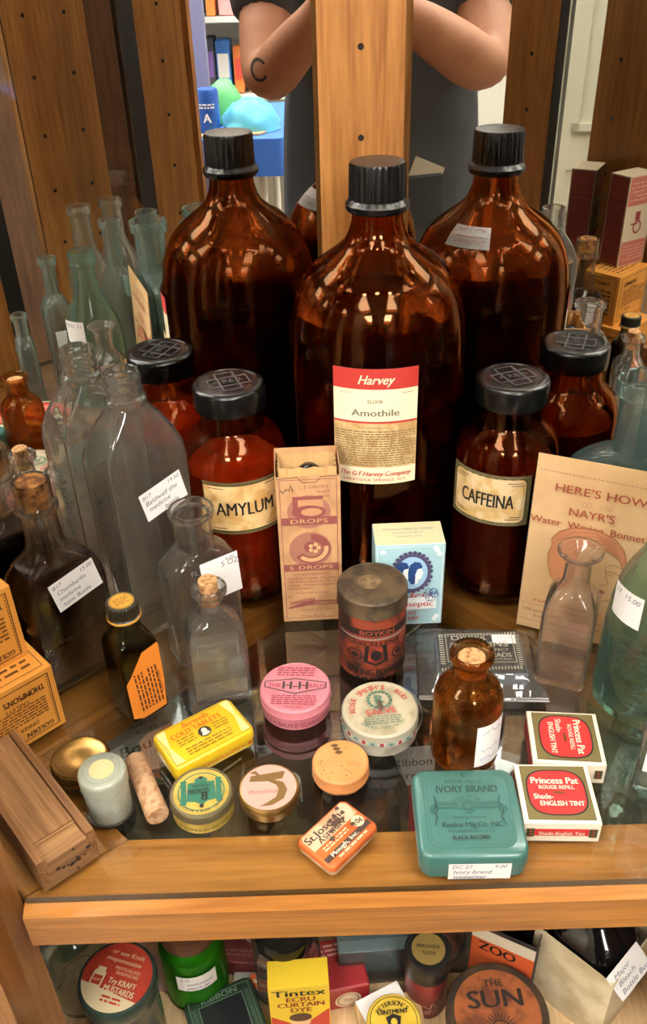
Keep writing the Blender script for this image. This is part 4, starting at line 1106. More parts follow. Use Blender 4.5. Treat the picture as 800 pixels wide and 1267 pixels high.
for o, ux_, ww, ex in (((-MW, -MD, 0), (1, 0, 0), 2 * MW, 1), ((MW, MD, 0), (-1, 0, 0), 2 * MW, 1), ((MW, -MD, 0), (0, 1, 0), 2 * MD, 0), ((-MW, MD, 0), (0, -1, 0), 2 * MD, 0)):
    a = Art()
    if ex:
        SAL = paint('b86a58', .6)
        a.rect(.0015, .0015, ww - .0015, .030, SAL); a.rect(.0015, .072, ww - .0015, MH - .0015, SAL)
        a.ringed(ww / 2 - .001, .046, .007, .008, .0022, MR_); a.rect(ww / 2 - .004, .054, ww / 2 + .004, .064, MR_); a.rect(ww / 2 - .001, .049, ww / 2 + .010, .051, MR_); a.print_(.004, .076, ww - .004, MH - .006, 5, ink('cc9c86'), .4, 3); a.print_(.004, .006, ww - .004, .026, 5, ink('cc9c86'), .4, 4)
    else:
        a.rect(.0018, .0018, ww - .0018, MH - .0018, MR_); a.rect(.0018, .076, ww - .0018, .077, ink('4a1a18')); a.print_(.004, .008, ww - .004, .070, 16, ink('6a2622'), .4, 7)
    a.build('print', t, flat(o, ux_, (0, 0, 1)), off=.0002)
# ------------------------------------------------------------------ things on the cabinet floor, below the shelf
ZF = ZB
t = thing('mustard_jar', 'glass jar with red and cream mustard lid, at the lower left below the shelf', 'jar', (-.1640, .3570, ZF), R(-18))
MB().lathe([(0, 0), (.024, 0), (.027, .003), (.027, .075), (.025, .082), (.025, .084), (.0225, .084), (.0225, .081), (.0245, .074), (.0245, .006), (.022, .004), (0, .004)], 44).build('glass_body', CLEARG, t)
MB().lathe([(0, .0846), (.0285, .0830), (.0292, .0840), (.0292, .0970), (.0285, .0985), (.0262, .0990), (0, .0988)], 52).build('lid', paint('34463e', .35, metal=.3), t, smooth=35)
a = Art(); RL = paint('b8402c', .45, wear='a83826', wscale=60); CL = paint('cbbb94', .5)
a.ell(0, 0, .0262, .0262, RL, 44); a.poly([(.0262 * math.cos(q), .0262 * math.sin(q)) for q in [PI + .35 + k * (PI - .9) / 20 for k in range(21)]], CL)
a.text('or use Kraft', .001, .0178, .0034, CL, width=.026, shear=.2); a.text('mayonnaise', .0, .0122, .0034, CL, width=.028, shear=.2)
a.text('MEATS-SALADS', .006, .0065, .0024, CL, width=.020); a.text('SANDWICHES', .007, .0030, .0024, CL, width=.018)
a.text('Try KRAFT', .0065, -.0035, .0042, CL, width=.022, bold=.04); a.text('MUSTARDS', .0065, -.0095, .0046, CL, width=.024, bold=.05); a.print_(-.004, -.020, .012, -.014, 2, RL, .5, 2)
a.rrect(-.0180, -.013, -.0085, .0015, .002, CL); a.rect(-.0165, .0015, -.0100, .0040, CL); a.rect(-.0168, -.0095, -.0097, -.0025, RL); a.text('KRAFT', -.01325, -.0060, .0016, CL, width=.006)
a.build('lid_print', t, top(.0990))
t = thing('glass_jar', 'bright green ribbed glass jar with brown lid and white sticker, below the shelf', 'jar', (-.1180, .4040, ZF), R(8))
N = 60
rg = [[((.0262 - (.0006 if (i % 2) else 0)) * (r_ / .0262) * math.cos(2 * PI * k / N), (.0262 - (.0006 if (i % 2) else 0)) * (r_ / .0262) * math.sin(2 * PI * k / N), z) for k in range(N)] for i, (r_, z) in enumerate([(.020, 0), (.0255, .002)] + [(.0262, .004 + .0026 * j) for j in range(26)] + [(.0235, .075), (.021, .079)])]
MB().rings(rg).build('glass_body', glass('b8e8a8', .1), t, smooth=60)
MB().lathe([(0, .0045), (.022, .0045), (.0225, .066), (0, .066)], 40).build('contents', paint('5aa83c', .5), t)
MB().lathe([(0, .0795), (.0225, .0795), (.0230, .0805), (.0230, .092), (.022, .0935), (0, .0935)], 44).build('lid', paint('5e3a24', .5), t, smooth=35)
tag(t, cyl(.0268, .048, -PI / 2 + .1), .033, .019, [('4.75', .1, .8, .003, 'L'), ('embossed', .25, .5, .0035, 'L'), ('peach jar', .25, .22, .0035, 'L')])
t = thing('glass_jar', 'clear eight-sided glass jar with flat black lid, below the shelf', 'jar', (-.0420, .4030, ZF), R(12))
MB().rings([[(r_ * math.cos(2 * PI * (k + .5) / 8), r_ * math.sin(2 * PI * (k + .5) / 8), z) for k in range(8)] for r_, z in ((.026, 0), (.029, .004), (.029, .06), (.025, .070), (.0225, .070), (.0262, .058), (.0262, .007), (.023, .005))]).build('glass_body', CLEAR, t, smooth=20)
MB().lathe([(0, .0708), (.0235, .0708), (.0240, .0715), (.0240, .084), (.023, .0855), (0, .0855)], 44).build('lid', BLACKP, t, smooth=35)
t = rect_tin('ribbon_tin', 'dark green square tin with ornate border lying below the shelf', (-.0900, .3640, ZF + .0), R(22), .029, .029, .016, .007, .5, paint('26382c', .4), paint('2a3e30', .35, wear='1e2c22', wscale=50), None)
a = Art(); GN = ink('5e7a62'); a.frame(-.0255, -.0255, .0255, .0255, .0006, GN); a.frame(-.0185, -.0185, .0185, .0185, .0006, GN); a.rect(-.0178, -.0178, .0178, .0178, paint('14161a', .3))
a.text('RIBBON', 0, .0220, .0042, GN, width=.030, bold=.03)
for k in range(11):
    for sx in (-1, 1): a.ringed(sx * .0220, -.018 + k * .0034, .0014, .0014, .0004, GN, 10)
    a.ringed(-.017 + k * .0034, -.0220, .0014, .0014, .0004, GN, 10)
a.build('lid_print', t, top(.016))
t = thing('dye_box', 'upright yellow dye box with red and black lettering, below the shelf', 'box', (-.0310, .3700, ZF), R(3))
TY = paint('e0c02c', .5)
fbox(-.0235, .0235, -.011, .011, 0, .0735, 'carton_walls', TY, t, bev=.0004, smooth=0)
a = Art(); TR = ink('8a2a1e'); a.poly([(-.0228, .001), (.0228, .001), (.0228, .0400), (0, .0150), (-.0228, .0330)], ink('b8392a'))
a.text('Tintex', 0, .0655, .0085, BLK, width=.041, bold=.05); a.text('ECRU', .001, .0565, .0062, TR, width=.022, bold=.05); a.text('CURTAIN', .001, .0490, .0062, TR, width=.036, bold=.05); a.text('DYE', .001, .0415, .0062, TR, width=.016, bold=.05)
a.ell(0, .024, .008, .0095, ink('d8b48a')); a.ell(0, .0305, .0088, .006, ink('4a2c18')); a.text('TINTS', 0, .0085, .005, TY, width=.026, bold=.04)
a.build('print', t, front(-.011), off=.0002)
t = thing('tea_tin', 'flat dark maroon box lying behind the green tin, below the shelf', 'box', (-.0750, .4300, ZF), R(-6))
fbox(-.030, .030, -.021, .021, 0, .020, 'carton_walls', paint('6a2a2a', .5, wear='5a2020', wscale=40), t, bev=.0008, smooth=0)
a = Art(); a.ell(.005, .002, .009, .006, ink('9a8a84')); a.print_(-.02, -.016, .02, -.009, 2, ink('8a5a54'), .5, 1); a.build('lid_print', t, top(.020))
t = thing('blade_box', 'thin grey and orange box lying in front of the maroon box', 'box', (-.0660, .3990, ZF), R(-2))
fbox(-.022, .022, -.008, .008, 0, .010, 'carton_walls', paint('8a8a80', .5), t, bev=.0005, smooth=0)
a = Art(); a.rect(-.008, -.006, .012, .006, paint('d2602c', .5)); a.text('BLADES', .002, 0, .0035, WH, width=.015, bold=.03); a.build('lid_print', t, top(.010))
t = thing('red_tin', 'small bright red tin with cream disc lying right of the yellow dye box', 'tin', (.0000, .4010, ZF), R(10))
fbox(-.022, .022, -.022, .022, 0, .030, 'tin_body', paint('a02c30', .4), t, bev=.0015, smooth=0)
a = Art(); a.print_(-.018, .006, .014, .018, 3, ink('d8a89a'), .5, 5); a.build('lid_print', t, top(.030))
a = Art(); a.ell(.004, .013, .011, .0105, ink('d8c8a8')); a.ringed(.004, .013, .009, .0085, .0008, ink('8a2a28')); a.text('TEA', .004, .013, .004, ink('8a2a28'), width=.008); a.build('front_print', t, front(-.022), off=.0002)
t = thing('soap_box', 'pale blue-grey box in clear wrapping, below the shelf', 'box', (.0330, .4220, ZF), R(3))
fbox(-.033, .033, -.020, .020, 0, .045, 'carton_walls', paint('7a949c', .5), t, bev=.0006, smooth=0)
a = Art(); a.rect(-.032, -.010, .032, .012, paint('54707a', .5)); a.text('LIGHT BLUE', .0, .001, .006, ink('b8c8c8'), width=.046, bold=.02); a.build('top_print', t, top(.045))
a = Art(); a.ell(-.020, .020, .0075, .0075, ink('b8a894')); a.hand(-.008, .028, .020, .012, ink('4a6068'), 9, .0006); a.build('front_print', t, front(-.020), off=.0002)
m = MB(); m.loft([(0, .0355, .0225, .004), (.020, .0350, .0230, .003), (.0465, .0345, .0215, .003), (.0480, .020, .010, .003)], k=4); m.build('wrapping', thin('eef0ee', 1.4, .08, .05), t)
t = thing('spice_tin', 'small dark red round tin with black and gold lid, below the shelf', 'tin', (.0715, .3860, ZF), R(-6))
MB().lathe([(0, 0), (.0165, 0), (.0172, .001), (.0172, .050), (0, .050)], 40).build('tin_body', paint('8a2e28', .4, wear='6e2220', wscale=60), t, smooth=35)
MB().lathe([(0, .0502), (.0182, .0502), (.0186, .051), (.0186, .072), (.0176, .0735), (.0140, .0738), (.0136, .0730), (0, .0730)], 44).build('lid', paint('1c1a18', .35), t, smooth=35)
a = Art(); a.ell(0, 0, .0132, .0132, paint('9a8248', .4, metal=.3)); a.text('PEROXIDE', 0, .002, .0028, BLK, width=.018, bold=.03); a.text('TOOTH', 0, -.0035, .0028, BLK, width=.010, bold=.03); a.build('lid_print', t, top(.0732))
a = Art(); a.hand(-.012, .012, .020, .008, ink('d8a898'), 7, .0007); a.print_(-.010, .008, .010, .014, 2, ink('c08a7c'), .5, 7); a.build('side_print', t, cyl(.0174))
t = thing('pomade_tin', 'flat round brick-red tin in clear film, behind the small dark red tin', 'tin', (.0910, .4340, ZF), 0)
MB().lathe([(0, 0), (.0195, 0), (.0205, .001), (.0205, .012), (.0195, .0135), (0, .0137)], 44).build('tin_body', paint('7e3426', .45, wear='5c241a', wscale=60), t, smooth=35)
m = MB(); m.loft([(0, .034, .028, .002), (.0145, .025, .0235, .010), (.0152, .015, .015, .012)], k=5); m.build('wrapping', thin('f0f0ee', 1.4, .08, .05), t)
t = round_tin('ointment_tin', 'round yellow ointment tin with black lettering, at the bottom edge', (.0420, .3500, ZF + .022), R(4), .0205, .016, .008, paint('a88a2a', .4), paint('c8a83a', .4), None)
a = Art(); YO = paint('d2b23a', .45, wear='c0a030', wscale=60); a.ell(0, 0, .0192, .0192, YO, 40); a.ringed(0, 0, .0185, .0185, .0006, BLK)
a.arc_text("PETERSON'S", 0, -.002, .0150, PI / 2, .0036, BLK, 1.7, .04); a.text('OINTMENT', 0, .0060, .0036, BLK, width=.024, bold=.05); a.poly([(-.006, .002), (0, .0045), (.006, .002), (.0035, -.008), (-.0035, -.008)], BLK); a.ell(0, -.002, .0025, .003, YO)
a.arc_text('FOR SKIN TROUBLES', 0, 0, .0165, -PI / 2, .0022, BLK, 2.0, flip=True); a.build('lid_print', t, top(.0156))
t = thing('paper_note', 'folded white paper note under the yellow ointment tin', 'paper', (.0400, .3640, ZF + .0205), R(25))
m = MB(); m.box(-.020, .018, -.022, .020, 0, .0006); m.box(-.019, .016, -.0215, .019, .0006, .0012); m.build('sheet', WHITE, t, smooth=0)
t = thing('soap_bar_box', 'plain tan carton carrying the paper note and the ointment tin', 'box', (.0420, .3530, ZF), R(8))
fbox(-.026, .026, -.026, .026, 0, .0203, 'carton_walls', paint('b89868', .7), t, bev=.0006, smooth=0)
t = thing('polish_tin', 'large flat round tin with black rim and orange-brown face, at the bottom edge', 'tin', (.1210, .3480, ZF), R(2))
MB().lathe([(0, 0), (.0370, 0), (.0380, .001), (.0380, .036), (0, .036)], 60).build('tin_body', paint('241c16', .4), t, smooth=35)
MB().lathe([(0, .0362), (.0388, .0362), (.0392, .037), (.0392, .0480), (.0384, .0495), (.0360, .0500), (.0335, .0490), (0, .0490)], 64).build('lid', paint('2a2119', .35, wear='3e2e20', wscale=50), t, smooth=35)
a = Art(); SB = paint('8e4e26', .5, wear='5c2e16', wscale=70, wamt=.4); a.ell(0, 0, .0330, .0330, SB, 48); K = ink('1e120c')
a.text('THE', .001, .0225, .0055, K, width=.015, bold=.03); a.text('SUN', .0, .0105, .0135, K, width=.042, bold=.06)
for q in range(15): z_ = PI * q / 14; a.line([(.009 * math.cos(z_), -.014 + .009 * math.sin(z_)), (.0135 * math.cos(z_), -.014 + .0135 * math.sin(z_))], .0007, K)
a.ringed(0, -.014, .0080, .0080, .0010, K); a.ell(0, -.014, .0045, .0045, ink('b8662c')); a.build('lid_print', t, top(.0490))
t = thing('carton', 'open orange and black carton standing behind the large round tin', 'box', (.1400, .4060, ZF), R(-28))
m = MB(); w_, d_, h_ = .026, .018, .082
m.box(-w_, w_, -d_, -d_ + .0008, 0, h_); m.box(-w_, w_, d_ - .0008, d_, 0, h_ - .004); m.box(-w_, -w_ + .0008, -d_ + .0008, d_ - .0008, 0, h_ - .002); m.box(w_ - .0008, w_, -d_ + .0008, d_ - .0008, 0, h_ - .002); m.box(-w_, w_, -d_, d_, 0, .0008)
m.build('carton_walls', paint('2a2622', .6), t, smooth=0)
a = Art(); a.rect(-.0255, .001, .0255, .064, paint('c8582c', .5)); a.rect(-.0255, .064, .0255, .078, paint('cfc4ac', .6)); a.text('ZOO', -.004, .0560, .0110, BLK, width=.030, bold=.06); a.build('print', t, front(-.018), off=.0002)
t = thing('carton', 'large worn cream carton at the lower right, holding a black bottle', 'box', (.2020, .3920, ZF), R(-46))
m = MB(); w_, d_, h_ = .034, .030, .085
m.box(-w_, w_, -d_, -d_ + .0008, 0, h_); m.box(-w_, w_, d_ - .0008, d_, 0, h_); m.box(-w_, -w_ + .0008, -d_ + .0008, d_ - .0008, 0, h_); m.box(w_ - .0008, w_, -d_ + .0008, d_ - .0008, 0, h_); m.box(-w_, w_, -d_, d_, 0, .0008)
m.build('carton_walls', paint('d2c4a2', .75, wear='b8a682', wscale=40, wamt=.4), t, smooth=0)
tag(t, flat((.0365, -.012, .084), (.10, .93, .35), (-.45, -.25, .85)), .036, .030, [('Major', .15, .75, .005, 'L'), ('Bleach', .15, .48, .005, 'L'), ('Bottle Box', .12, .2, .005, 'L')])
t = thing('glass_bottle', 'fat black glass bottle standing in the cream carton', 'bottle', (.2020, .3920, ZF + .001), R(-46))
MB().loft([(0, .030, .026, .02), (.002, .0312, .0272, .02), (.088, .0312, .0272, .02), (.098, .026, .023, .02), (.105, .015, .015, .015), (.108, .013, .013, .013), (.118, .013, .013, .013)], k=6).build('glass_body', paint('0e0d0e', .08), t)
MB().lathe([(0, .1185), (.0145, .1185), (.015, .120), (.015, .132), (.014, .134), (0, .134)], 32).build('cap', BLACKM, t)
bottle('glass_bottle', 'clear empty glass bottle lying low behind the left stile, below the shelf', 'bottle', (-.2130, .4020, ZF), 0, [rnd(0, .025), rnd(.07, .0255), rnd(.080, .022), rnd(.086, .012), rnd(.095, .010), rnd(.100, .0125), rnd(.104, .012)], .0022, CLEARG, k=8)
# the ones seen through the glass
def dark_bottle(label, loc, r, h, mat, fillm, tagpos=None, rot=0, capm=None):
    t = bottle('glass_bottle', label, 'bottle', loc, rot, [rnd(0, r), rnd(h * .58, r), rnd(h * .66, r * .95), rnd(h * .73, r * .72), rnd(h * .78, r * .45), rnd(h * .84, r * .36), rnd(h * .95, r * .36), rnd(h * .955, r * .44), rnd(h, r * .44)], .0022, mat, k=9, fill=h * .55 if fillm else None, fillmat=fillm)
    if capm: MB().lathe([(0, h + .0008), (r * .46, h + .0008), (r * .48, h + .002), (r * .48, h + .014), (r * .44, h + .016), (0, h + .016)], 32).build('cap', capm, t)
    if tagpos is not None: tag(t, cyl(r + .0004, h * .50, -PI / 2 + tagpos), r * 1.1, r * .7, [('B17', .1, .8, .003, 'L'), ('9.00', .9, .8, .003, 'R'), ('medicine', .15, .45, .0035, 'L')])
    return t
dark_bottle('brown bottle with white sticker, seen through the glass below the pink tin', (-.0460, .5500, ZF), .036, .200, glass('dcb68a', .2, haze=.30, hcol='9a7c66'), None, 0)
dark_bottle('grey glass bottle with black cap and sticker, seen through the glass below the red tin', (.0120, .6200, ZF), .036, .215, glass('e8e4dc', .2, haze=.20, hcol='8a8478'), None, .1, capm=BLACKM)
dark_bottle('clear bottle under the glass, below the pin box', (.1300, .5750, ZF), .036, .215, glass('fcfefd', 0.15, haze=.12, hcol='d8d8d0'), None, .2)
dark_bottle('clear bottle under the glass, below the round aqua bottle', (.2350, .4720, ZF), .028, .215, glass('fcfefd', 0.15, haze=.08, hcol='e0e0d0'), glass('f4f0d4', .35, 0, 1.2), -.3)
t = thing('glass_bottle', 'fat black many-sided bottle seen through the glass between the peach lid and teal tin', 'bottle', (.0280, .4870, ZF), R(12))
MB().rings([[(r_ * math.cos(2 * PI * (k + .5) / 10), r_ * math.sin(2 * PI * (k + .5) / 10), z) for k in range(10)] for r_, z in ((.028, 0), (.0360, .006), (.0370, .12), (.0355, .145), (.028, .164), (.018, .174), (.014, .178), (.014, .190))]).build('glass_body', paint('1a1b1d', .08), t, smooth=20)
MB().lathe([(0, .1905), (.016, .1905), (.0165, .192), (.0165, .206), (0, .207)], 32).build('cap', BLACKM, t)
dark_bottle('pale yellow bottle with white cap seen through the glass below the pale pink compact', (-.0345, .4690, ZF), .0215, .160, glass('faf8ee', .2, haze=.10, hcol='e8e0b0'), glass('f6f0d0', .35, 0, 1.2), None, capm=paint('dcdcd6', .4))
t = thing('ribbon_box', 'tall white, black and red ribbon box seen through the glass beside the teal tin', 'box', (.0700, .5440, ZF), R(4))
fbox(-.022, .022, -.013, .013, 0, .1400, 'carton_walls', paint('dcdcda', .5), t, bev=.0006, smooth=0)
a = Art(); a.rect(-.0215, .001, .0215, .090, paint('b02a2c', .5)); a.text('Ribbon', .002, .121, .0100, ink('3a3c58'), width=.034); a.text('TYPE', .004, .102, .006, ink('3a3c58'), width=.020, bold=.04); a.build('print', t, front(-.013), off=.0002)
fbox(-.0222, .0222, -.0132, .0132, .1402, .155, 'lid', BLACKM, t, bev=.0006, smooth=0)
t = thing('carton', 'plain grey carton under the large round powder box', 'box', (-.1550, .5270, ZF), R(43))
fbox(-.030, .030, -.026, .026, 0, .095, 'carton_walls', paint('8a8678', .6), t, bev=.0008, smooth=0)
t = thing('powder_box', 'large round grey powder box with black rim, seen through the glass at the left', 'box', (-.1550, .5270, ZF + .0952), R(28))
MB().lathe([(0, 0), (.040, 0), (.041, .001), (.041, .058), (0, .058)], 56).build('box_body', paint('4a4842', .5), t, smooth=35)
MB().lathe([(0, .0582), (.0422, .0582), (.0426, .059), (.0426, .0740), (.0418, .0752), (.0390, .0754), (0, .0750)], 56).build('lid', paint('1e1e1e', .35), t, smooth=35)
a = Art(); a.ell(0, 0, .0388, .0388, paint('cfd1cb', .5), 44); a.text('Bourjois', 0, -.008, .011, ink('2c2c30'), width=.058, shear=.15, bold=.03); a.text('ASHES OF', 0, .016, .0050, ink('3c3c40'), width=.026); a.text('ROSES', 0, .007, .0050, ink('3c3c40'), width=.018); a.build('lid_print', t, top(.0752))
t = thing('green_tin', 'low green tin seen through the glass beside the wooden box', 'tin', (-.2350, .4550, ZF), R(43))
fbox(-.028, .028, -.022, .022, 0, .05, 'tin_body', paint('2f6a34', .4), t, bev=.002, smooth=0)
a = Art(); a.print_(-.02, -.012, .02, .012, 4, ink('5e8a58'), .5, 3); a.build('lid_print', t, top(.05))
t = thing('pamphlet', 'pale pink and tan pamphlet lying under the glass by the wooden box', 'leaflet', (-.1620, .4350, ZF), R(-20))
m = MB(); m.box(-.030, .030, -.030, .030, 0, .002); m.build('pages', paint('c8a080', .7, wear='d0a898', wscale=20), t, smooth=0)
t = thing('wooden_crate', 'small slatted wooden crate seen through the glass below the yellow tin', 'crate', (-.0850, .4600, ZF), R(10))
m = MB(); m.box(-.030, .030, -.020, .020, 0, .004)
for k in range(4): m.box(-.030, .030, -.020, -.017, .006 + k * .014, .017 + k * .014); m.box(-.030, .030, .017, .020, .006 + k * .014, .017 + k * .014)
m.box(-.030, -.027, -.017, .017, .004, .060); m.box(.027, .030, -.017, .017, .004, .060); m.build('slats', wood('9a7a50', '6e5030', .6, streak=60), t, smooth=0)
t = thing('plastic_bag', 'crumpled clear plastic bag seen through the glass around the rouge boxes', 'bag', (.1580, .4820, ZF), 0)
rd = random.Random(3); rg = []
for j in range(12):
    z = .20 * j / 11; r_ = .036 * (1 - .55 * (j / 11) ** 3)
    rg.append([((r_ + rd.uniform(-.004, .004)) * math.cos(2 * PI * k / 26), (r_ * .75 + rd.uniform(-.004, .004)) * math.sin(2 * PI * k / 26), z) for k in range(26)])
MB().rings(rg).build('film', thin('f4f4f2', 2.0, .08, .16), t, smooth=30)

# ------------------------------------------------------------------ the shop around and behind (seen in the mirrors)
FZ = -1.0
def wallbox(name, x0, x1, y0, y1, z0, z1, mat):
    return structure(fbox(x0, x1, y0, y1, z0, z1, name, mat, smooth=0))
wallbox('floor', -3.5, 3.5, -5.2, 2.2, FZ - .1, FZ, paint('8a7c6a', .5, wear='7a6c5c', wscale=2))
CEILM = paint('d8d2c4', .9)
wallbox('ceiling', -3.5, 3.5, -5.2, 2.2, 1.9, 2.0, CEILM)
WALLM = paint('cfc6b2', .8)
wallbox('wall_back', -3.5, 3.5, 2.1, 2.2, FZ, 1.9, WALLM)
wallbox('wall_front', -3.5, 3.5, -5.2, -5.1, FZ, 1.9, WALLM)
wallbox('wall_left', -3.5, -3.4, -5.1, 2.1, FZ, 1.9, WALLM)
wallbox('wall_right', 3.4, 3.5, -5.1, 2.1, FZ, 1.9, WALLM)
# cabinet base below the display
b = cabpart(plan_board([(-.232, .312), (.298, .286), (.400, .406), (.0414, .772), (-.313, .443)], FZ, ZB - .071, 'base_cupboard', OAKZ, 0, (0, .5)))
# ceiling troffers
for i, (x, y) in enumerate(((-.75, -.75), (.75, -.75), (-2.3, -.75), (2.3, -.75), (-.75, -2.6), (.75, -2.6), (-2.3, -2.6), (2.3, -2.6))):
    t = thing('ceiling_light', 'bright rectangular ceiling light, %s %s' % (('left of the middle', 'right of the middle', 'far left', 'far right')[i % 4], 'in the row nearest the cabinet' if i < 4 else 'in the row behind'), 'light', (x, y, 1.9), 0, 'ceiling lights')
    m = MB(); m.box(-.32, .32, -.62, -.6, -.05, 0); m.box(-.32, .32, .6, .62, -.05, 0); m.box(-.32, -.3, -.6, .6, -.05, 0); m.box(.3, .32, -.6, .6, -.05, 0); m.build('frame', paint('d8d8d4', .5), t, smooth=0)
    fbox(-.299, .299, -.599, .599, -.035, -.02, 'diffuser', glow('fffaf2', LAMP_L * (.75 if i < 4 else 1.9)), t, smooth=0)
# small lamps in the top of the cabinet
t = thing('cabinet_light', 'oak light bar with small round lamps across the top of the cabinet front', 'light', (.03, .33, ZT + .01))
fbox(-.27, .27, -.03, .03, .0, .03, 'lamp_bar', OAK, t, smooth=0)
for x in (-.17, .0, .17):
    MB().lathe([(0, -.0012), (.022, -.0012), (.024, -.0001), (0, -.0001)], 24, c=(x, 0)).build('lamp_disc', glow('ffefd6', 110), t)

# the photographer
P0 = (-.060, -.36)
SKIN = paint('c08a6c', .55, wear='b67e62', wscale=20)
person = thing('person', 'person in a dark slate T-shirt holding up a phone with both hands, forearms bare', 'person', (P0[0], P0[1], FZ))
def skinmesh(name, chains, mat, parent, sub=2):
    """chains of (point, radius x, radius y); chains starting with an index branch from an earlier vertex"""
    bm = bmesh.new()
    lay = bm.verts.layers.skin.verify()
    vs = []
    for ch in chains:
        prev = None
        for q in ch:
            if isinstance(q, int): prev = vs[q]; continue
            p, rx, ry = q
            v = bm.verts.new(Vector(p) - Vector((P0[0], P0[1], FZ)))
            v[lay].radius = (rx, ry)
            if prev: bm.edges.new((prev, v))
            vs.append(v); prev = v
    vs[0][lay].use_root = True
    me = bpy.data.meshes.new(name); bm.to_mesh(me); bm.free()
    me.materials.append(mat)
    o = bpy.data.objects.new(name, me); COL.objects.link(o); o.parent = parent
    s = o.modifiers.new('skin', 'SKIN'); s.use_smooth_shade = True
    s.use_x_symmetry = False
    q = o.modifiers.new('sub', 'SUBSURF'); q.levels = sub; q.render_levels = sub
    return o
elL, elR = (.208, -.195, .238), (-.284, -.195, .246)
wrL, wrR = (.098, -.085, .352), (-.098, -.085, .356)
shL, shR = (.165, -.370, .450), (-.285, -.370, .450)
body = [
    [((-.06, -.375, -.05), .15, .11), ((-.06, -.372, .10), .135, .105), ((-.06, -.372, .28), .150, .11), ((-.06, -.378, .42), .14, .09), ((-.06, -.372, .50), .058, .06), ((-.06, -.358, .56), .054, .056), ((-.06, -.345, .62), .066, .082), ((-.06, -.345, .70), .076, .094), ((-.06, -.352, .76), .064, .078)],
    [3, (shL, .062, .062), ((.208, -.300, .34), .056, .058), (elL, .046, .048), ((.178, -.160, .272), .047, .048), ((.138, -.118, .316), .040, .041), (wrL, .030, .034), ((.080, -.062, .388), .022, .034), ((.066, -.046, .408), .016, .034)],
    [3, (shR, .062, .062), ((-.288, -.300, .34), .056, .058), (elR, .050, .052), ((-.232, -.160, .278), .051, .052), ((-.162, -.118, .322), .042, .043), (wrR, .030, .034), ((-.080, -.062, .388), .022, .034), ((-.066, -.046, .408), .016, .034)],
    [0, ((.035, -.375, -.16), .095, .095), ((.045, -.372, -.52), .062, .066), ((.048, -.385, -.90), .042, .046), ((.050, -.33, -.965), .040, .030), ((.055, -.24, -.972), .036, .024)],
    [0, ((-.155, -.375, -.16), .095, .095), ((-.165, -.372, -.52), .062, .066), ((-.168, -.385, -.90), .042, .046), ((-.170, -.33, -.965), .040, .030), ((-.175, -.24, -.972), .036, .024)],
]
# fingers: four behind the phone, a thumb in front, on each side
for sx in (1, -1):
    base = 16 if sx == 1 else 24
    for k in range(4):
        z = .428 - .018 * k; l = (.9, 1.0, .95, .8)[k]
        body.append([base, ((sx * (.058), -.040 - .008 * (3 - k) * .3, z - .004), .0095, .0095), ((sx * (.050 - .006 * l), (z - .452) * .664 + .000, z), .0088, .0088), ((sx * (.044 - .018 * l), (z - .452) * .664 + .0015, z + .002), .0078, .0078)])
    body.append([base, ((sx * .058, -.062, .422), .0115, .0115), ((sx * .046, -.050, .436), .010, .010), ((sx * .030, -.040, .444), .0085, .0085)])
skinmesh('body', body, SKIN, person, 2)
SHIRT = paint('4a5058', .85, wear='434950', wscale=8)
skinmesh('t_shirt', [
    [((-.06, -.378, -.20), .275, .170), ((-.06, -.378, -.08), .285, .172), ((-.06, -.376, .06), .280, .170), ((-.06, -.374, .20), .272, .166), ((-.06, -.374, .34), .240, .150), ((-.06, -.378, .440), .175, .115), ((-.06, -.372, .490), .085, .080)],
    [5, ((.165, -.372, .450), .080, .082), ((.205, -.318, .365), .076, .080), ((.214, -.286, .318), .074, .078)],
    [5, ((-.285, -.372, .450), .080, .082), ((-.288, -.318, .365), .076, .080), ((-.292, -.286, .318), .074, .078)]], SHIRT, person, 2)
skinmesh('trousers', [
    [((-.06, -.378, -.05), .245, .150), ((-.06, -.378, -.18), .245, .155)],
    [1, ((.045, -.375, -.30), .120, .122), ((.055, -.372, -.56), .090, .094), ((.055, -.382, -.92), .080, .084)],
    [1, ((-.165, -.375, -.30), .120, .122), ((-.175, -.372, -.56), .090, .094), ((-.175, -.382, -.92), .080, .084)]], paint('2e3440', .85), person, 2)
def onp(o):
    o.parent = person; o.matrix_parent_inverse = Matrix.Translation((-P0[0], -P0[1], -FZ)); return o
m = MB(); m.loft([(.70, .070, .090, .07), (.735, .081, .100, .08), (.775, .078, .096, .077), (.806, .055, .070, .055), (.815, .02, .03, .02)], k=6); m.xf(Matrix.Translation((-.06, -.362, 0))); onp(m.build('hair', paint('3a2a1e', .8), None))
for sx in (-1, 1):
    m = MB(); m.lathe([(0, -.011), (.008, -.008), (.0115, 0), (.008, .008), (0, .011)], 16); m.xf(Matrix.Translation((-.06 + sx * .030, -.262, .690))); onp(m.build('eye', paint('e8e4dc', .2), None))
    m = MB(); m.loft([(-.030, .006, .010, .006), (-.01, .008, .017, .008), (.02, .009, .019, .009), (.032, .006, .012, .006)], k=4); m.xf(Matrix.Translation((-.06 + sx * .078, -.35, .675))); onp(m.build('ear', SKIN, None))
m = MB(); m.loft([(-.026, .016, .014, .010), (-.016, .017, .018, .012), (.012, .009, .010, .008), (.028, .006, .005, .005)], k=4); m.xf(Matrix.Translation((-.06, -.258, .668))); onp(m.build('nose', SKIN, None))
m = MB(); m.tube([(-.084, -.268, .617), (-.06, -.256, .619), (-.036, -.268, .617)], [.003, .006, .003], 8); onp(m.build('mouth', paint('9a5a50', .6), None))
bpy.context.view_layer.update()
_dg = bpy.context.evaluated_depsgraph_get()
_bd = [o for o in person.children if o.name.startswith('body')][0].evaluated_get(_dg)
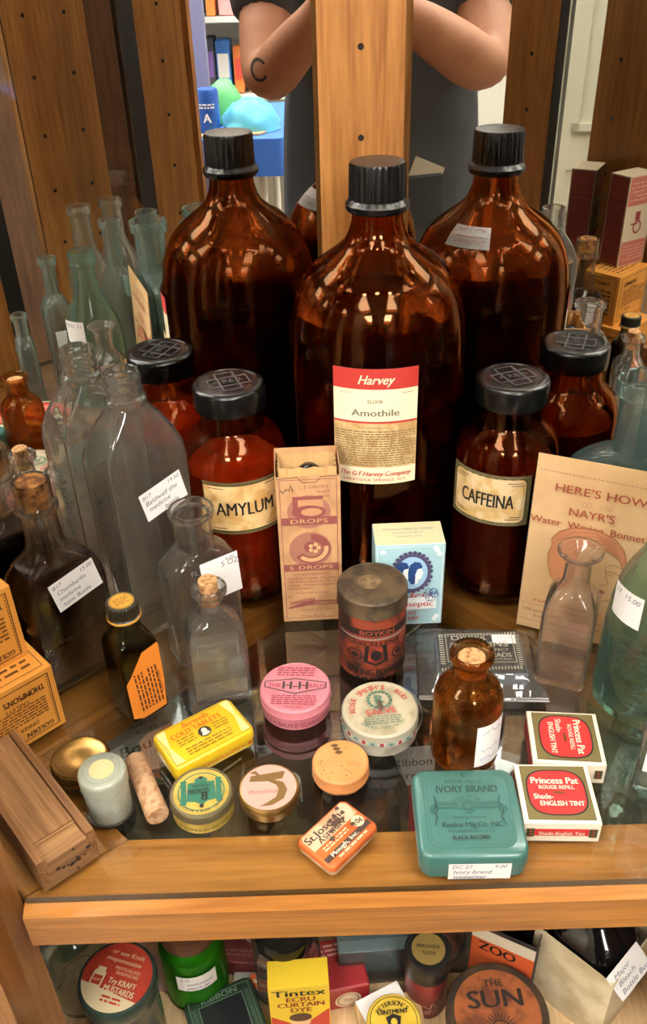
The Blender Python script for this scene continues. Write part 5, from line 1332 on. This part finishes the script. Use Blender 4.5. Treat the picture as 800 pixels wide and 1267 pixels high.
def onskin(x, z):
    inv = _bd.matrix_world.inverted()
    hit, loc, nor, idx = _bd.ray_cast(inv @ Vector((x, 0.1, z)), Vector((0, -1, 0)))
    return (_bd.matrix_world @ (loc + nor * .0006)) if hit else None
v = []; f = []
for i in range(22):
    q = .7 + i * (2 * PI - 1.2) / 21
    for r_ in (.012, .0165):
        w = onskin(.212 - r_ * math.cos(q), .268 + r_ * 1.15 * math.sin(q))
        v.append(w)
if all(v):
    for i in range(21): f.append([2 * i, 2 * i + 1, 2 * i + 3, 2 * i + 2])
    onp(link('tattoo', v, f, paint('2e2a2a', .6), None, None, 0, label='dark letter tattoo on the arm'))
else:
    print('TATTOO MISSED', [bool(w) for w in v])
t = fbox(-.045, .045, -.004, .004, -.060, .030, 'pocket', paint('3a3f46', .85), None, bev=.004); t.location = (-.175, -.226, .035); t.rotation_euler = (R(4), 0, R(14)); onp(t)
t = thing('folded_paper', 'folded pale paper sticking out of the shirt pocket', 'paper', (-.182, -.2345, .058), (R(4), R(-24), R(14)))
m = MB(); m.box(-.034, .034, -.0012, 0, -.02, .030); m.prism([(-.034, .0001), (.030, .0001), (.026, .0012), (-.030, .0012)], -.02, .024); m.build('sheet', paint('cfcac0', .8), t, smooth=0)
t = thing('smartphone', 'black smartphone held up in both hands at the camera position', 'phone', (0, -.014, .452), (R(-33.6), 0, 0))
fbox(-.0375, .0375, -.004, .004, -.100, .020, 'phone_body', paint('1a1a1e', .25), t, bev=.003)
fbox(-.035, .035, -.0046, -.0041, -.097, .017, 'screen', paint('0c0c10', .08), t, smooth=0)

# blue table with odds and ends, white cupboard, cream door, brown cupboards
t = thing('folding_table', 'trestle table under a bright blue cloth behind the photographer', 'table', (.95, -2.25, FZ))
fbox(-.62, .62, -.36, .36, .80, .83, 'table_top', paint('b8a890', .6), t, smooth=0)
m = MB(); m.rings([ring(z, hx_, hy_, .03, 5) for z, hx_, hy_ in ((.8302, .30, .20), (.836, .635, .375), (.83, .642, .382), (.70, .645, .386))], cap1=False); m.build('blue_cloth', paint('2c5cae', .8), t)
for sx in (-1, 1):
    for sy in (-1, 1): MB().tube([(sx * .55, sy * .3, 0), (sx * .55, sy * .3, .80)], .016, 10).build('leg', paint('c8c4bc', .4), t)
TZ = FZ + .836
t = thing('drink_can', 'tall blue can with a white letter, standing on the blue table', 'can', (.590, -1.98, TZ + .001), R(180))
MB().lathe([(0, 0), (.036, 0), (.042, .006), (.042, .140), (.037, .150), (0, .149)], 36).build('can_body', paint('2450a0', .3, metal=.2), t)
a = Art(); a.text('A', 0, 0, .030, WHITE, bold=.05); a.print_(-.03, .03, .03, .05, 2, WHITE, .5, 3); a.build('label', t, cyl(.0424, .055), off=.0004)
for i, (x, y, hgt, lab) in enumerate(((.690, -2.06, .20, 'taller pale wooden figure behind the blue can'), (.655, -1.99, .16, 'shorter pale wooden figure behind the blue can'))):
    t = thing('wooden_figure', lab, 'figure', (x, y, TZ + .001))
    MB().lathe([(0, 0), (.028, 0), (.03, .01), (.022, hgt * .45), (.026, hgt * .55), (.012, hgt * .66), (0, hgt * .66)], 20).build('figure_body', paint('c89a62', .6), t)
    MB().lathe([(0, hgt * .66), (.014, hgt * .67), (.024, hgt * .80), (.020, hgt * .95), (0, hgt)], 20).build('head', paint('d0a66e', .6), t)
def blob(name, lab, cat, loc, sx, sy, sz, mat, seed):
    rd = random.Random(seed); t = thing(name, lab, cat, loc); rg = []
    for j in range(9):
        q = j / 8 * PI / 2; rg.append([(sx * math.cos(q * .98) * rd.uniform(.86, 1.1) * math.cos(2 * PI * k / 22), sy * math.cos(q * .98) * rd.uniform(.86, 1.1) * math.sin(2 * PI * k / 22), sz * math.sin(q) * (1 if j in (0, 8) else rd.uniform(.93, 1.05))) for k in range(22)])
    MB().rings(rg).build('film', mat, t, smooth=60); return t
blob('plastic_bag', 'light blue crumpled plastic bag on the blue table', 'bag', (.44, -2.03, TZ + .001), .11, .10, .11, paint('5ab0cc', .35), 3)
blob('plastic_bag', 'green crumpled plastic bag between the can and the light blue bag', 'bag', (.56, -2.20, TZ + .001), .08, .08, .15, paint('4c9a5a', .4), 8)
t = thing('cardboard_sheet', 'torn brown cardboard lying on the edge of the blue table', 'cardboard', (.50, -1.915, TZ + .001), R(8))
m = MB(); m.prism([(-.13, -.02), (-.05, -.03), (.02, -.015), (.09, -.03), (.14, -.01), (.10, .03), (-.10, .025)], 0, .006); m.build('sheet', paint('c0a274', .8), t, smooth=0)
t = thing('shop_shelf', 'tall white shelf crowded with bright odds and ends behind the blue table', 'shelf', (.75, -3.25, FZ))
fbox(-.75, .75, -.20, -.18, 0, 2.3, 'back_panel', paint('dcdcd6', .7), t, smooth=0)
for k in range(6): fbox(-.75, .75, -.18, .18, .45 + k * .33, .47 + k * .33, 'shelf_board', paint('d2d2cc', .6), t, smooth=0)
for sx in (-1, 1): fbox(sx * .76 - .012, sx * .76 + .012, -.20, .18, 0, 2.3, 'side_panel', paint('8a8a9a', .6), t, smooth=0)
cl = ['c84a3a', 'e0c24a', '3a6ab0', 'e8e4dc', '4a9a6a', 'd87a3a', '7a5aa0', 'b8c8d0', 'e2a0a0', '404048']
names = {'c84a3a': 'red', 'e0c24a': 'yellow', '3a6ab0': 'blue', 'e8e4dc': 'white', '4a9a6a': 'green', 'd87a3a': 'orange', '7a5aa0': 'purple', 'b8c8d0': 'pale grey', 'e2a0a0': 'pink', '404048': 'black'}
rd = random.Random(12)
for k in range(1, 6):
    x = .05
    i = 0
    while x < 1.05:
        w_ = rd.uniform(.04, .11); h_ = rd.uniform(.08, .26); c = cl[(k * 3 + i * 7) % 10]
        t = thing('shop_package', '%s package on the white shelf, number %s from the left on the %s board' % (names[c], ('one', 'two', 'three', 'four', 'five', 'six', 'seven', 'eight', 'nine', 'ten', 'eleven', 'twelve', 'thirteen')[i], ('', 'lowest', 'second', 'third', 'fourth', 'top')[k]), 'package', (x + w_ / 2, -3.20, FZ + .471 + k * .33), 0, 'packages on the white shelf')
        fbox(-w_ / 2, w_ / 2, -.06, .06, 0, h_, 'package_body', paint(c, .4), t, bev=.006)
        fbox(-w_ / 2 + .008, w_ / 2 - .008, .0601, .0625, h_ * .3, h_ * .75, 'label_panel', paint(cl[(k + i * 3 + 1) % 10], .5), t, smooth=0)
        x += w_ + rd.uniform(.005, .03); i += 1
t = thing('purple_board', 'dark mauve display board standing left of the crowded shelf', 'board', (.82, -2.75, FZ))
fbox(-.13, .13, -.02, .02, 0, 1.9, 'panel', paint('6e6a80', .7), t, bev=.005, smooth=0)
fbox(-.14, .14, -.10, .10, 0, .03, 'foot', paint('4a4854', .6), t, smooth=0)
t = thing('white_cupboard', 'low white cupboard with door handle behind the photographer', 'cupboard', (-.95, -2.05, FZ))
WC_ = paint('e6e6e0', .5)
fbox(-.62, .62, -.28, .24, 0, 1.06, 'cupboard_body', WC_, t, bev=.005, smooth=0)
fbox(-.64, .64, -.30, .28, 1.061, 1.095, 'worktop', paint('d4d4cc', .4), t, bev=.004, smooth=0)
for sx in (-1, 1):
    o = fbox(sx * .31 - .29, sx * .31 + .29, .2405, .258, .06, 1.02, 'door', WC_, t, bev=.003, smooth=0)
    MB().tube([(sx * .31 + .23 * sx, .259, .92), (sx * .31 + .23 * sx, .285, .92), (sx * .31 + .15 * sx, .285, .92), (sx * .31 + .15 * sx, .259, .92)], .006, 8).build('handle', paint('9a8a70', .3, metal=.8), o)
t = thing('jar_rack', 'dark rack of small spice jars standing on the white cupboard', 'rack', (-.95, -2.10, FZ + 1.096))
m = MB(); m.box(-.55, .55, -.12, -.10, 0, .62)
for k in range(4): m.box(-.55, .55, -.10, .10, k * .2, k * .2 + .015)
m.box(-.56, -.55, -.12, .10, 0, .62); m.box(.55, .56, -.12, .10, 0, .62); m.build('rack_frame', paint('3a332c', .6), t, smooth=0)
for k in range(3):
    for i in range(7):
        c = ('c8b070', 'b07a4a', 'd8d0c0', '8a5a3a')[(i + k) % 4]
        t = thing('spice_jar', 'small jar of %s spice, number %d on the %s level of the dark rack' % (('pale yellow', 'brown', 'white', 'dark brown')[(i + k) % 4], i + 1, ('lower', 'middle', 'upper')[k]), 'jar', (-.95 + .12 + .065 * i, -2.08, FZ + 1.096 + k * .2 + .0155), 0, 'spice jars on the dark rack')
        MB().lathe([(0, 0), (.025, 0), (.026, .004), (.026, .085), (.02, .095), (0, .095)], 18).build('jar_body', paint(c, .25), t)
        MB().lathe([(0, .0955), (.022, .0955), (.022, .118), (0, .119)], 18).build('lid', BLACKM, t)
DO = paint('dcd6c4', .45)
d = MB(); d.box(-.42, .42, -.02, .02, 0, 2.5); d = structure(d.build('door_1', DO, None, smooth=0, loc=(-1.16, -1.25, FZ), rot=(0, 0, R(-20))))
for (z0, z1) in ((.12, .80), (.92, 1.55), (1.67, 2.4)):
    for sx in (-1, 1):
        x0, x1 = (sx * .2 - .15, sx * .2 + .15)
        m = MB()
        for q in ((x0, x1, z0, z0 + .022), (x0, x1, z1 - .022, z1), (x0, x0 + .022, z0, z1), (x1 - .022, x1, z0, z1)): m.box(q[0], q[1], .020, .030, q[2], q[3])
        m.build('panel_moulding', DO, d, smooth=0)
t = thing('brown_cupboard', 'tall dark brown wooden cupboard to the right of the cabinet front', 'cupboard', (.98, -.82, FZ))
fbox(-.46, .46, -.22, .22, 0, 2.1, 'cupboard_body', WALNUT, t, bev=.006, smooth=0)
for sx in (-1, 1):
    o = fbox(sx * .23 - .215, sx * .23 + .215, .2205, .240, .06, 2.04, 'door', wood('74503a', '56382a', .35, along=2), t, bev=.004, smooth=0)
    MB().lathe([(0, 0), (.008, 0), (.008, .02), (.016, .024), (.014, .036), (0, .04)], 16).xf(Matrix.Translation((-sx * .02 + sx * .23 - sx * .16, .2405, 1.05)) @ Matrix.Rotation(-PI / 2, 4, 'X')).build('knob', paint('8a7450', .3, metal=.7), o)
t = thing('brown_bookcase', 'dark brown panelled bookcase beside the right side of the cabinet', 'bookcase', (.98, .30, FZ), R(0))
fbox(-.20, .20, -.55, .55, 0, 2.0, 'case', WALNUT, t, bev=.006, smooth=0)
for k in range(2): fbox(-.2125, -.2005, -.50 + k * .52, -.02 + k * .52, .10, 1.9, 'side_panel', wood('6e4c36', '503426', .35, along=2), t, bev=.003, smooth=0)
